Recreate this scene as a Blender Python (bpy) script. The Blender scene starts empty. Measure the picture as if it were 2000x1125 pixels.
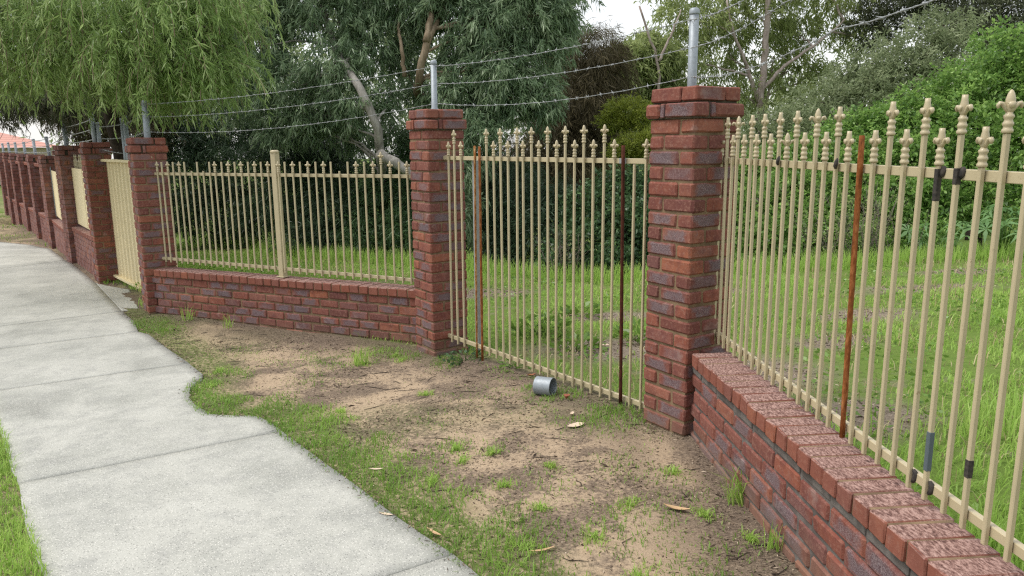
import bpy, bmesh, math, random
import numpy as np
from mathutils import Vector, Matrix
SC = bpy.context.scene
COL = SC.collection
RNG = np.random.default_rng(7)
random.seed(7)

# ------------------------------------------------------------------ camera
F_PX, PITCH, ROLL, EYE = 1459.0, 0.19102, -0.00926, 1.6846
cd = bpy.data.cameras.new('camera')
cam = bpy.data.objects.new('camera', cd); COL.objects.link(cam)
cd.sensor_width = 36.0; cd.lens = F_PX / 2000 * 36.0
cd.clip_start = 0.05; cd.clip_end = 500
r0 = Vector((1, 0, 0)); u0 = Vector((0, math.sin(PITCH), math.cos(PITCH))); fw = Vector((0, math.cos(PITCH), -math.sin(PITCH)))
cr = r0 * math.cos(ROLL) + u0 * math.sin(ROLL); cu = u0 * math.cos(ROLL) - r0 * math.sin(ROLL)
cam.matrix_world = Matrix(((cr.x, cu.x, -fw.x, 0), (cr.y, cu.y, -fw.y, 0), (cr.z, cu.z, -fw.z, EYE), (0, 0, 0, 1)))
SC.camera = cam

# ------------------------------------------------------------------ sky, sun, exposure
SUN_EL, SUN_AZ = math.radians(60), math.radians(268)     # azimuth clockwise from +Y: high, over the street to the left
w = bpy.data.worlds.new('World'); SC.world = w; w.use_nodes = True
nt = w.node_tree; nt.nodes.clear()
out = nt.nodes.new('ShaderNodeOutputWorld'); add = nt.nodes.new('ShaderNodeAddShader')
b1 = nt.nodes.new('ShaderNodeBackground'); b2 = nt.nodes.new('ShaderNodeBackground')
sky = nt.nodes.new('ShaderNodeTexSky'); sky.sky_type = 'NISHITA'; sky.sun_disc = False
sky.sun_elevation = SUN_EL; sky.sun_rotation = SUN_AZ; sky.dust_density = 4.0; sky.air_density = 1.0
nt.links.new(sky.outputs[0], b1.inputs[0]); b1.inputs[1].default_value = 0.05
b2.inputs[0].default_value = (1.0, 0.99, 0.965, 1); b2.inputs[1].default_value = 0.60      # even cloud deck
nt.links.new(b1.outputs[0], add.inputs[0]); nt.links.new(b2.outputs[0], add.inputs[1]); nt.links.new(add.outputs[0], out.inputs[0])
sd = bpy.data.lights.new('sun', 'SUN'); so = bpy.data.objects.new('sun', sd); COL.objects.link(so)
sd.energy = 1.5; sd.angle = math.radians(24); sd.color = (1.0, 0.96, 0.90)
sdir = Vector((math.sin(SUN_AZ) * math.cos(SUN_EL), math.cos(SUN_AZ) * math.cos(SUN_EL), math.sin(SUN_EL)))
so.rotation_euler = sdir.to_track_quat('Z', 'Y').to_euler()
so.location = (-6, -8, 20)
SC.view_settings.view_transform = 'Standard'; SC.view_settings.look = 'None'
SC.view_settings.exposure = 0.66; SC.view_settings.gamma = 1.0; SC.view_settings.use_curve_mapping = False
SC.render.engine = 'CYCLES'; SC.cycles.use_denoising = False; SC.cycles.use_adaptive_sampling = False; SC.cycles.pixel_filter_type = 'BLACKMAN_HARRIS'; SC.cycles.filter_width = 1.25
SC.cycles.max_bounces = 8; SC.cycles.diffuse_bounces = 5; SC.cycles.glossy_bounces = 2; SC.cycles.transmission_bounces = 3
SC.cycles.transparent_max_bounces = 4; SC.cycles.caustics_reflective = False; SC.cycles.caustics_refractive = False

# ------------------------------------------------------------------ materials
class NB:
    """small helper round a node tree"""
    def __init__(s, name):
        s.m = bpy.data.materials.new(name); s.m.use_nodes = True; s.t = s.m.node_tree; s.t.nodes.clear()
        s.o = s.n('OutputMaterial'); s.b = s.n('BsdfPrincipled'); s.l(s.b.outputs[0], s.o.inputs[0])
    def n(s, k, **kw):
        x = s.t.nodes.new('ShaderNode' + k)
        for a, v in kw.items(): setattr(x, a, v)
        return x
    def l(s, a, b): s.t.links.new(a, b)
    def val(s, sock, v):
        if isinstance(v, (int, float)): sock.default_value = v
        elif isinstance(v, tuple): sock.default_value = (*v, 1) if len(v) == 3 and sock.type == 'RGBA' else v
        else: s.l(v, sock)
    def noise(s, vec, scale, detail=3, rough=.55, dist=0):
        x = s.n('TexNoise'); x.inputs['Scale'].default_value = scale; x.inputs['Detail'].default_value = detail
        x.inputs['Roughness'].default_value = rough; x.inputs['Distortion'].default_value = dist
        if vec is not None: s.l(vec, x.inputs['Vector'])
        return x.outputs['Fac']
    def ramp(s, fac, stops, interp='LINEAR'):
        x = s.n('ValToRGB'); e = x.color_ramp.elements; x.color_ramp.interpolation = interp
        while len(e) < len(stops): e.new(.5)
        for i, (p, c) in enumerate(stops): e[i].position = p; e[i].color = (*c, 1) if len(c) == 3 else c
        s.l(fac, x.inputs[0]); return x.outputs[0]
    def math(s, op, a, b=0.0, c=None, clamp=False):
        x = s.n('Math', operation=op, use_clamp=clamp); s.val(x.inputs[0], a); s.val(x.inputs[1], b)
        if c is not None: s.val(x.inputs[2], c)
        return x.outputs[0]
    def mix(s, f, a, b, mode='MIX'):
        x = s.n('Mix', data_type='RGBA', blend_type=mode); s.val(x.inputs[0], f); s.val(x.inputs[6], a); s.val(x.inputs[7], b)
        return x.outputs[2]
    def step(s, v, a, b):
        x = s.n('MapRange', interpolation_type='SMOOTHSTEP'); s.val(x.inputs[0], v); x.inputs[1].default_value = a; x.inputs[2].default_value = b
        return x.outputs[0]
    def bump(s, h, strength=.3, dist=.005, normal=None):
        x = s.n('Bump'); x.inputs['Strength'].default_value = strength; x.inputs['Distance'].default_value = dist
        s.l(h, x.inputs['Height'])
        if normal is not None: s.l(normal, x.inputs['Normal'])
        s.l(x.outputs[0], s.b.inputs['Normal']); return x.outputs[0]
    def set(s, color=None, rough=None, metal=None, spec=None):
        if color is not None: s.val(s.b.inputs['Base Color'], color)
        if rough is not None: s.val(s.b.inputs['Roughness'], rough)
        if metal is not None: s.val(s.b.inputs['Metallic'], metal)
        if spec is not None: s.val(s.b.inputs['Specular IOR Level'], spec)
        return s.m
    def obj(s): return s.n('TexCoord').outputs['Object']
    def pos(s): return s.n('NewGeometry').outputs['Position']
    def rnd(s): return s.n('ObjectInfo').outputs['Random']

def offset_vec(b, vec, r, k=40.0):
    x = b.n('CombineXYZ'); b.l(b.math('MULTIPLY', r, k), x.inputs[0]); b.l(b.math('MULTIPLY', r, k * 1.7), x.inputs[1]); b.l(b.math('MULTIPLY', r, k * .6), x.inputs[2])
    a = b.n('VectorMath', operation='ADD'); b.l(vec, a.inputs[0]); b.l(x.outputs[0], a.inputs[1]); return a.outputs[0]

def brick_mat(name, coping=False, tone=0):
    b = NB(name); o = b.obj(); r = b.rnd(); v = offset_vec(b, o, r)
    col = b.ramp(r, [(0, (.120, .050, .042)), (.2, (.205, .068, .046)), (.4, (.170, .066, .052)), (.6, (.240, .080, .050)), (.78, (.140, .063, .057)), (.9, (.285, .100, .054)), (1, (.205, .090, .070))])
    n1 = b.noise(v, 18, 3); n2 = b.noise(v, 260, 2, .6); n3 = b.noise(v, 60, 4, .65)
    col = b.mix(b.math('MULTIPLY', b.step(n1, .35, .75), .55), col, (.10, .032, .032))
    col = b.mix(b.math('MULTIPLY', b.step(n3, .48, .70), .50), col, (.30, .165, .125))
    # kiln flash: a grey-violet bloom in the middle of the long faces of some bricks
    sx = b.n('SeparateXYZ'); b.l(o, sx.inputs[0])
    ex = b.math('DIVIDE', b.math('ABSOLUTE', sx.outputs[0]), .108); ez = b.math('DIVIDE', b.math('ABSOLUTE', sx.outputs[2]), .040)
    e = b.math('MAXIMUM', ex, ez)
    m = b.step(b.math('ADD', e, b.math('MULTIPLY', b.math('SUBTRACT', n1, .5), 1.5)), .98, .45)
    r2 = b.math('FRACT', b.math('MULTIPLY', r, 37.7))
    m = b.math('MULTIPLY', m, b.step(r2, .30, .62))
    m = b.math('MULTIPLY', m, b.math('ADD', .45, b.math('MULTIPLY', n3, .6)))
    fl = b.mix(b.step(n2, .38, .66), (.055, .049, .064), (.225, .205, .225))
    if not coping: col = b.mix(b.math('MULTIPLY', m, .9), col, fl)
    # speckle
    col = b.mix(b.math('MULTIPLY', b.step(n2, .60, .78), .45), col, (.40, .26, .21))
    col = b.mix(b.math('MULTIPLY', b.step(n2, .36, .22), .5), col, (.05, .022, .022))
    # soil splashed on the lowest courses, pale bloom here and there
    pz = b.n('SeparateXYZ'); b.l(b.pos(), pz.inputs[0]); hgt = b.math('SUBTRACT', pz.outputs[2], b.math('ADD', .11, b.math('ADD', b.math('MULTIPLY', pz.outputs[0], .03), b.math('MULTIPLY', pz.outputs[1], -.035))))
    nb = b.noise(b.pos(), 7, 4, .6)
    col = b.mix(b.math('MULTIPLY', b.step(b.math('ADD', hgt, b.math('MULTIPLY', nb, .25)), .30, .08), .5), col, (.17, .12, .085))
    col = b.mix(b.math('MULTIPLY', b.step(nb, .60, .74), .30), col, (.36, .29, .26))
    h = b.math('ADD', b.math('MULTIPLY', n3, .7), b.math('MULTIPLY', n2, .5))
    if coping:
        # torn wire-cut bed face on top
        ng = b.n('TexCoord').outputs['Normal']; sz = b.n('SeparateXYZ'); b.l(ng, sz.inputs[0])
        tm = b.step(sz.outputs[2], .5, .8)
        mp = b.n('Mapping'); mp.inputs['Scale'].default_value = (1.0, 2.3, 1.0); b.l(v, mp.inputs[0])
        p = b.noise(mp.outputs[0], 48, 4, .72)
        top = b.ramp(p, [(.36, (.085, .042, .036)), (.44, (.215, .120, .100)), (.58, (.335, .215, .185)), (.76, (.44, .32, .28))])
        sidec = b.mix(.40, col, (.23, .080, .050))
        col = b.mix(tm, sidec, top)
        h = b.math('ADD', h, b.math('MULTIPLY', b.math('MULTIPLY', b.step(p, .34, .55), tm), 2.2))
    b.bump(h, .55, .003)
    return b.set(col, .88, 0, .25)
M = {}
M['brick'] = brick_mat('brick')
M['coping'] = brick_mat('coping_brick', True)

def mortar_mat(name, c0, c1):
    b = NB(name); v = b.pos(); n1 = b.noise(v, 9, 4); n2 = b.noise(v, 180, 3, .7)
    col = b.mix(b.step(n1, .35, .65), c0, c1); col = b.mix(b.math('MULTIPLY', b.step(n2, .55, .7), .4), col, (.09, .07, .05))
    b.bump(n2, .5, .004); return b.set(col, .95, 0, .1)
M['mortar'] = mortar_mat('mortar', (.225, .160, .098), (.135, .095, .060))
M['mortar_old'] = mortar_mat('weathered_mortar', (.10, .080, .055), (.045, .040, .028))
M['mortar_grey'] = mortar_mat('mortar_grey', (.165, .150, .140), (.10, .088, .082))

def paint_mat(name, c, rough=.34, dirt=.35, chips=True):
    b = NB(name); o = b.pos(); r = b.rnd(); n1 = b.noise(o, 6, 4); n2 = b.noise(o, 90, 3)
    c2 = tuple(x * .78 for x in c)
    col = b.mix(b.math('MULTIPLY', b.step(n1, .4, .75), dirt), c, c2)
    col = b.mix(b.math('MULTIPLY', r, .18), col, tuple(x * .8 for x in c))
    if chips:
        col = b.mix(b.math('MULTIPLY', b.step(n2, .64, .74), .35), col, (.20, .14, .08))
        n3 = b.noise(o, 22, 5, .7); col = b.mix(b.math('MULTIPLY', b.step(n3, .66, .73), .65), col, (.17, .085, .04))
        b.bump(n2, .08, .001)
    return b.set(col, rough, 0, .5)
M['cream'] = paint_mat('cream_paint', (.44, .378, .242))
M['cream_sheet'] = paint_mat('cream_sheet', (.69, .59, .36), .6, .25, False)

def rust_mat(name, a, c):
    b = NB(name); v = b.pos(); mp = b.n('Mapping'); mp.inputs['Scale'].default_value = (1, 1, .35); b.l(v, mp.inputs[0])
    n1 = b.noise(mp.outputs[0], 60, 5, .7)
    col = b.ramp(n1, [(.3, tuple(x * .35 for x in a)), (.5, a), (.68, c)]); b.bump(n1, .5, .002); return b.set(col, .9, 0, .2)
M['rust'] = rust_mat('rust', (.20, .065, .018), (.34, .14, .05))
M['rust_dark'] = rust_mat('dark_rust', (.065, .020, .012), (.12, .035, .018))
M['rust_light'] = rust_mat('flaking_rust', (.26, .10, .025), (.46, .33, .18))
b = NB('scorched_steel'); n1 = b.noise(b.pos(), 70, 4); M['scorch'] = b.set(b.ramp(n1, [(.35, (.015, .013, .012)), (.7, (.06, .05, .04))]), .85)
b = NB('blue_grey_tape'); M['tape'] = b.set((.075, .10, .115), .6)
b = NB('galvanised'); v = b.pos(); n1 = b.noise(v, 45, 4, .6); n2 = b.n('TexVoronoi'); n2.inputs['Scale'].default_value = 90; b.l(v, n2.inputs[0])
col = b.mix(b.math('MULTIPLY', n2.outputs['Color'], .35), (.24, .275, .305), (.40, .43, .455)); col = b.mix(b.math('MULTIPLY', b.step(n1, .5, .7), .5), col, (.22, .24, .25))
M['galv'] = b.set(col, b.math('ADD', .40, b.math('MULTIPLY', n1, .25)), .35, .5)
b = NB('galvanised_grey_dull'); n1 = b.noise(b.pos(), 30, 4); M['galv_dull'] = b.set(b.mix(n1, (.20, .21, .21), (.36, .38, .38)), .65, .2)
b = NB('wire'); n1 = b.noise(b.pos(), 30, 3); M['wire'] = b.set(b.mix(n1, (.20, .215, .22), (.38, .40, .41)), .6, .2)

# path concrete
b = NB('concrete'); v = b.pos(); n1 = b.noise(v, 1.1, 6, .68, .3); n2 = b.noise(v, 170, 2, .6); n3 = b.noise(v, 7, 6, .68); n4 = b.noise(v, 420, 1)
r = b.rnd()
col = b.ramp(n1, [(.30, (.235, .240, .217)), (.44, (.335, .342, .310)), (.54, (.40, .405, .368)), (.68, (.45, .455, .415))])
col = b.mix(b.math('MULTIPLY', b.step(n3, .45, .70), .55), col, (.26, .265, .25))
col = b.mix(b.math('MULTIPLY', r, .22), col, (.33, .335, .31))
vo = b.n('TexVoronoi'); vo.inputs['Scale'].default_value = 150; b.l(v, vo.inputs[0])
sp = b.n('SeparateColor'); b.l(vo.outputs['Color'], sp.inputs[0])
agg = b.math('MULTIPLY', b.step(vo.outputs['Distance'], .46, .30), b.step(sp.outputs[0], .55, .85))
agd = b.math('MULTIPLY', b.step(vo.outputs['Distance'], .46, .30), b.step(sp.outputs[1], .62, .88))
col = b.mix(b.math('MULTIPLY', agd, .75), col, (.10, .10, .095)); col = b.mix(b.math('MULTIPLY', agg, .65), col, (.70, .69, .64))
col = b.mix(b.math('MULTIPLY', b.step(n2, .60, .75), .35), col, (.17, .17, .16))
b.bump(b.math('ADD', n2, b.math('MULTIPLY', n4, .5)), .35, .003); M['concrete'] = b.set(col, .95, 0, .1)

# ground: pale sand, dark needle litter, earth under the lawn
b = NB('ground_soil'); v = b.pos(); at = b.n('Attribute'); at.attribute_name = 'lawn'; lawn = at.outputs['Fac']
n0 = b.noise(v, .8, 3); n1 = b.noise(v, 2.6, 5, .62, .4); n2 = b.noise(v, 14, 5, .65); n3 = b.noise(v, 120, 3, .65); n5 = b.noise(v, 45, 3, .7)
mp = b.n('Mapping'); mp.inputs['Rotation'].default_value = (0, 0, .5); mp.inputs['Scale'].default_value = (1, 3.2, 1); b.l(v, mp.inputs[0])
n4 = b.noise(mp.outputs[0], 60, 4, .7, .6)
sand = b.mix(n2, (.30, .225, .150), (.45, .355, .250)); sand = b.mix(b.math('MULTIPLY', b.step(n3, .55, .75), .5), sand, (.17, .115, .065))
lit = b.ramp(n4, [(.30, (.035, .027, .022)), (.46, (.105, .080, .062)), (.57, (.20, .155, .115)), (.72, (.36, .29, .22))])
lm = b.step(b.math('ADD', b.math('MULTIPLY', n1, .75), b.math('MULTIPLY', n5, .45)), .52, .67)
a2 = b.n('Attribute'); a2.attribute_name = 'litter'  # wall-foot mask: litter colour that also stands in for contact shade
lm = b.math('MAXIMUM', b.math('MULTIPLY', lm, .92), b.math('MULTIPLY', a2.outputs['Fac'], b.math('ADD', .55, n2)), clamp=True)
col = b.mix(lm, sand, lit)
a3 = b.n('Attribute'); a3.attribute_name = 'turf'
col = b.mix(b.math('MULTIPLY', a3.outputs['Fac'], b.step(n5, .3, .6)), col, b.mix(n4, (.055, .085, .024), (.150, .185, .055)))
earth = b.mix(n2, (.075, .130, .024), (.150, .215, .050)); a4 = b.n('Attribute'); a4.attribute_name = 'bare'
lt2 = b.ramp(n4, [(.32, (.07, .055, .042)), (.5, (.19, .155, .12)), (.68, (.36, .315, .255))])
earth = b.mix(b.math('MAXIMUM', b.math('MULTIPLY', b.step(n1, .58, .70), .6), b.math('MULTIPLY', a4.outputs['Fac'], b.math('MULTIPLY', b.step(n5, .22, .42), 1.4), clamp=True), clamp=True), earth, lt2)
col = b.mix(lawn, col, earth)
b.bump(b.math('ADD', b.math('MULTIPLY', n2, 1.0), b.math('MULTIPLY', n3, .35)), .8, .02); M['ground'] = b.set(col, .96, 0, .1)

def leaf_mat(name, c0, c1, c2, trans=.3, rough=.45, spec=.35):
    b = NB(name); at = b.n('Attribute'); at.attribute_name = 'tint'
    col = b.ramp(at.outputs['Fac'], [(0, c0), (.55, c1), (1, c2)])
    b.set(col, rough, 0, spec)
    tr = b.n('BsdfTranslucent'); b.l(b.mix(.5, col, tuple(min(1, x * 1.3) for x in c2)), tr.inputs[0]); ms = b.n('MixShader'); ms.inputs[0].default_value = trans
    b.l(b.b.outputs[0], ms.inputs[1]); b.l(tr.outputs[0], ms.inputs[2]); b.l(ms.outputs[0], b.o.inputs[0]); return b.m
M['euc_leaf'] = leaf_mat('eucalyptus_leaf', (.070, .125, .062), (.165, .250, .130), (.32, .41, .25), .34, .42, .4)
M['gum_leaf'] = leaf_mat('pale_gum_leaf', (.120, .170, .050), (.235, .295, .095), (.40, .46, .20), .42)
M['pepper_leaf'] = leaf_mat('willow_leaf', (.100, .180, .040), (.210, .335, .085), (.40, .51, .22), .42, .4, .4)
M['bush_leaf'] = leaf_mat('bright_shrub_leaf', (.060, .130, .028), (.150, .285, .056), (.33, .50, .14), .40, .38, .4)
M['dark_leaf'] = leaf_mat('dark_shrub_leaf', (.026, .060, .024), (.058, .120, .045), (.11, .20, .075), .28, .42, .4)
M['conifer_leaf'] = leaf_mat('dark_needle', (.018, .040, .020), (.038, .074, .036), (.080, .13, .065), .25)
M['brown_leaf'] = leaf_mat('brown_needle', (.040, .036, .018), (.072, .062, .030), (.12, .10, .05), .25, .6, .2)
M['wattle_leaf'] = leaf_mat('yellow_green_leaf', (.11, .145, .018), (.19, .24, .030), (.30, .34, .06), .38)
M['grey_leaf'] = leaf_mat('grey_green_leaf', (.125, .170, .075), (.215, .270, .135), (.34, .39, .23), .4)
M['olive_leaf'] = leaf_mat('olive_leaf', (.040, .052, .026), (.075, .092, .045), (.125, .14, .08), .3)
M['far_leaf'] = leaf_mat('far_mixed_leaf', (.090, .130, .050), (.175, .230, .095), (.31, .37, .19), .42)
M['grass'] = leaf_mat('grass_blade', (.150, .265, .040), (.280, .460, .085), (.50, .63, .19), .48, .45, .3)
M['grass_dull'] = leaf_mat('couch_grass_blade', (.115, .165, .045), (.165, .300, .052), (.32, .48, .10), .42, .5, .3)
M['straw'] = leaf_mat('straw_blade', (.20, .17, .08), (.36, .31, .16), (.52, .46, .28), .25, .6, .2)
M['litter'] = leaf_mat('dead_litter', (.028, .020, .015), (.15, .105, .07), (.55, .46, .35), .05, .8, .2)
M['broad_leaf'] = leaf_mat('broad_weed_leaf', (.09, .17, .03), (.15, .27, .045), (.24, .38, .08), .35, .35, .4)
M['castor_leaf'] = leaf_mat('castor_leaf', (.10, .20, .07), (.15, .28, .10), (.22, .36, .15), .35, .35, .4)

def bark_mat(name, a, c, sc=14):
    b = NB(name); v = b.obj(); mp = b.n('Mapping'); mp.inputs['Scale'].default_value = (1, 1, .22); b.l(v, mp.inputs[0])
    n1 = b.noise(mp.outputs[0], sc, 5, .65, .5); n2 = b.noise(v, 3, 3)
    col = b.mix(b.step(n1, .3, .7), a, c); col = b.mix(b.math('MULTIPLY', b.step(n2, .5, .7), .4), col, tuple(x * .6 for x in a))
    b.bump(n1, .6, .02); return b.set(col, .9, 0, .2)
M['bark_white'] = bark_mat('smooth_grey_bark', (.20, .19, .165), (.38, .36, .33))
M['bark_tan'] = bark_mat('tan_bark', (.16, .12, .075), (.30, .24, .17))
M['bark_pink'] = bark_mat('pinkish_gum_bark', (.24, .19, .165), (.42, .36, .32))
M['bark_dark'] = bark_mat('dark_bark', (.025, .020, .016), (.065, .052, .042))
M['twig'] = bark_mat('dead_twigs', (.085, .070, .055), (.20, .175, .15), 40)
b = NB('dry_leaf_pale'); M['leaf_pale'] = b.set(b.mix(b.noise(b.obj(), 60, 3), (.50, .39, .28), (.66, .54, .42)), .7)
b = NB('dry_leaf_brown'); M['leaf_brown'] = b.set(b.mix(b.noise(b.obj(), 60, 3), (.38, .24, .12), (.55, .38, .22)), .7)
b = NB('dry_leaf_red'); M['leaf_red'] = b.set(b.mix(b.noise(b.obj(), 60, 3), (.22, .055, .03), (.38, .15, .08)), .7)
b = NB('terracotta_roof'); wv = b.n('TexWave'); wv.inputs['Scale'].default_value = 1.6; b.l(b.pos(), wv.inputs[0]); M['roof'] = b.set(b.mix(wv.outputs['Fac'], (.42, .20, .155), (.55, .29, .23)), .7)
b = NB('far_wall'); M['farwall'] = b.set((.45, .38, .30), .8)
b = NB('far_glass'); M['farglass'] = b.set((.03, .04, .05), .15)
# ------------------------------------------------------------------ helpers
def mesh_np(name, V, F, mat, tint=None, smooth=False, attrs=None):
    """mesh from numpy: V (n,3), F (m,k) or list of such arrays"""
    me = bpy.data.meshes.new(name); Fs = F if isinstance(F, list) else [F]; Fs = [f for f in Fs if len(f)]
    V = np.asarray(V, np.float32); me.vertices.add(len(V)); me.vertices.foreach_set('co', V.ravel())
    li = np.concatenate([f.ravel() for f in Fs]).astype(np.int32); me.loops.add(len(li)); me.loops.foreach_set('vertex_index', li)
    ls = []; s = 0
    for f in Fs:
        k = f.shape[1]; ls.append(s + np.arange(len(f)) * k); s += f.size
    ls = np.concatenate(ls).astype(np.int32); me.polygons.add(len(ls)); me.polygons.foreach_set('loop_start', ls)
    if smooth: me.polygons.foreach_set('use_smooth', np.ones(len(ls), bool))
    a = dict(attrs or {})
    if tint is not None: a['tint'] = tint
    for k, v in a.items():
        at = me.attributes.new(k, 'FLOAT', 'POINT'); at.data.foreach_set('value', np.asarray(v, np.float32))
    me.update(calc_edges=True)
    if mat: me.materials.append(mat)
    return me

def put(name, me, parent=None, loc=None, rot=None, scale=None):
    o = bpy.data.objects.new(name, me); COL.objects.link(o)
    if parent is not None: o.parent = parent
    if loc is not None: o.location = loc
    if rot is not None: o.rotation_euler = rot
    if scale is not None: o.scale = scale
    return o

def thing(name, label, cat, loc=(0, 0, 0), rot=(0, 0, 0), group=None, me=None):
    o = put(name, me, None, loc, rot); o['label'] = label; o['category'] = cat; o['kind'] = 'thing'
    if group: o['group'] = group
    return o

def structure(o): o['kind'] = 'structure'; return o
def stuff(o, label=None, cat=None):
    o['kind'] = 'stuff'
    if label: o['label'] = label
    if cat: o['category'] = cat
    return o

def box_mesh(name, sx, sy, sz, mat, bev=.003, centre=(0, 0, 0), jit=0, seed=0):
    bm = bmesh.new(); bmesh.ops.create_cube(bm, size=1)
    for v in bm.verts: v.co = Vector((v.co.x * sx, v.co.y * sy, v.co.z * sz))
    if bev: bmesh.ops.bevel(bm, geom=list(bm.edges), offset=bev, segments=1, affect='EDGES', clamp_overlap=True)
    rr = random.Random(seed)
    for v in bm.verts:
        v.co += Vector(centre)
        if jit: v.co += Vector((rr.uniform(-jit, jit), rr.uniform(-jit, jit), rr.uniform(-jit, jit)))
    me = bpy.data.meshes.new(name); bm.to_mesh(me); bm.free(); me.materials.append(mat); return me

def tube_np(pts, rad, n=8, cap=True, V0=0):
    """tube along a polyline; returns verts, quads (caps as a collapsed ring)"""
    P = np.asarray(pts, float); R = np.broadcast_to(np.asarray(rad, float), (len(P),))
    T = np.gradient(P, axis=0); T /= np.linalg.norm(T, axis=1)[:, None] + 1e-12
    ref = np.array([0, 0, 1.]) if abs(T[:, 2]).mean() < .8 else np.array([1., 0, 0])
    A = np.cross(T, ref); A /= np.linalg.norm(A, axis=1)[:, None] + 1e-12; B = np.cross(T, A)
    an = np.linspace(0, 2 * np.pi, n, endpoint=False)
    V = P[:, None] + R[:, None, None] * (np.cos(an)[None, :, None] * A[:, None] + np.sin(an)[None, :, None] * B[:, None])
    V = V.reshape(-1, 3); m = len(P); i = np.arange(m - 1)[:, None] * n; j = np.arange(n)[None]; k = (j + 1) % n
    F = np.stack([i + j, i + k, i + n + k, i + n + j], -1).reshape(-1, 4)
    if cap:
        V = np.r_[V, P[[0, -1]]]; c0, c1 = len(V) - 2, len(V) - 1; jj = np.arange(n); kk = (jj + 1) % n
        F = np.r_[F, np.stack([np.full(n, c0), kk, jj, np.full(n, c0)], -1)[:, [0, 1, 2, 2]] * 0 + np.stack([np.full(n, c0), kk, jj, jj], -1),
                  np.stack([np.full(n, c1), (m - 1) * n + jj, (m - 1) * n + kk, (m - 1) * n + kk], -1)]
    return V, F + V0

def tubes_mesh(name, lst, mat, smooth=True):
    Vs, Q, T3 = [], [], []; n0 = 0
    for pts, rad, n in lst:
        V, F = tube_np(pts, rad, n); F = F + n0; n0 += len(V); Vs.append(V)
        tri = F[:, 2] == F[:, 3]; Q.append(F[~tri]); T3.append(F[tri][:, :3])
    return mesh_np(name, np.concatenate(Vs), [np.concatenate(Q), np.concatenate(T3)], mat, smooth=smooth)

# ------------------------------------------------------------------ terrain
ANCH=np.array([(.98,4.07,0.0),(1.19,3.0,0.0),(1.2,1.6,0.0),(-.68,6.28,-.13),(-2.4,7.4,-.17),(-4.15,8.33,-.19),(-6.16,10.97,-.307),(-7.9,13.27,-.36),
(-10.4,16.8,-.55),(-13,20.1,-.54),(-16.9,25,-.52),(-26,36,-.55),(0,0,.0),(-2,2.,.0),(-3.5,5,-.1),(-8,8,-.25),(-6,3,-.05),(-14,14,-.45),(-20,22,-.5),(-8,-6,.05),(6,-8,.1),(-30,5,-.3),
(.3,5.2,-.04),(.2,4,-.01),(2.2,2,.12),(3,5,.06),(2,8,-.06),(0,9,-.16),(-3,11,-.22),(5,9,.05),(8,10,.08),(-5.5,13.5,-.3),(14,12,.1),(10,3,.15),(-8,18,-.5),(0,20,-.5),(15,25,-.3),(0,45,-.6),(40,40,-.5),(-40,60,-.6),(40,0,0),(-50,0,-.4),(0,-50,0)],float)
def _tps():
    P=ANCH[:,:2]; n=len(P)
    d=np.linalg.norm(P[:,None]-P[None],axis=2); K=np.where(d>0,d**2*np.log(d+1e-12),0)+np.eye(n)*.02
    Q=np.c_[np.ones(n),P]; A=np.block([[K,Q],[Q.T,np.zeros((3,3))]])
    return np.linalg.solve(A,np.r_[ANCH[:,2],0,0,0])
_W=_tps()
# edge of the lawn: beyond it the bank falls away to the creek bed
LX=np.array([-40,-20,-12,-8,-5.4,-4.6,-3.5,-2.2,-1.2,-.6,-.3,.27,.85,1.6,3.0,4.3,5.6,7.2,10,20,40]);
LY=np.array([60,34,21,16.5,15.2,13.9,12.9,12.2,11.6,11.3,11.0,10.3,9.9,9.75,9.8,9.9,10.2,10.4,10.6,11.5,13])
def bank(x,y):
    d=y-np.interp(x,LX,LY); t=np.clip((d-.1)/1.6,0,1); return t*t*(3-2*t)
def gz(x,y):
    x=np.asarray(x,float);y=np.asarray(y,float); sh=x.shape; q=np.c_[x.ravel(),y.ravel()]
    d=np.linalg.norm(q[:,None]-ANCH[None,:,:2],axis=2); K=np.where(d>0,d**2*np.log(d+1e-12),0)
    z=K@_W[:len(ANCH)]+np.c_[np.ones(len(q)),q]@_W[-3:]
    z=np.clip(z,-1.0,.4)
    return (z-.9*bank(q[:,0],q[:,1])).reshape(sh)

def sm(a, lo, hi):
    t = np.clip((np.asarray(a) - lo) / (hi - lo), 0, 1); return t * t * (3 - 2 * t)
def vnoise(x, y, s, seed=0):
    """cheap smooth value noise"""
    r = np.random.default_rng(seed).random((64, 64)); x = np.asarray(x) * s + 1000; y = np.asarray(y) * s + 1000
    i = np.floor(x).astype(int); j = np.floor(y).astype(int); u = x - i; v = y - j; u = u * u * (3 - 2 * u); v = v * v * (3 - 2 * v)
    g = lambda a, b: r[a % 64, b % 64]
    return g(i, j) * (1 - u) * (1 - v) + g(i + 1, j) * u * (1 - v) + g(i, j + 1) * (1 - u) * v + g(i + 1, j + 1) * u * v

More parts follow.
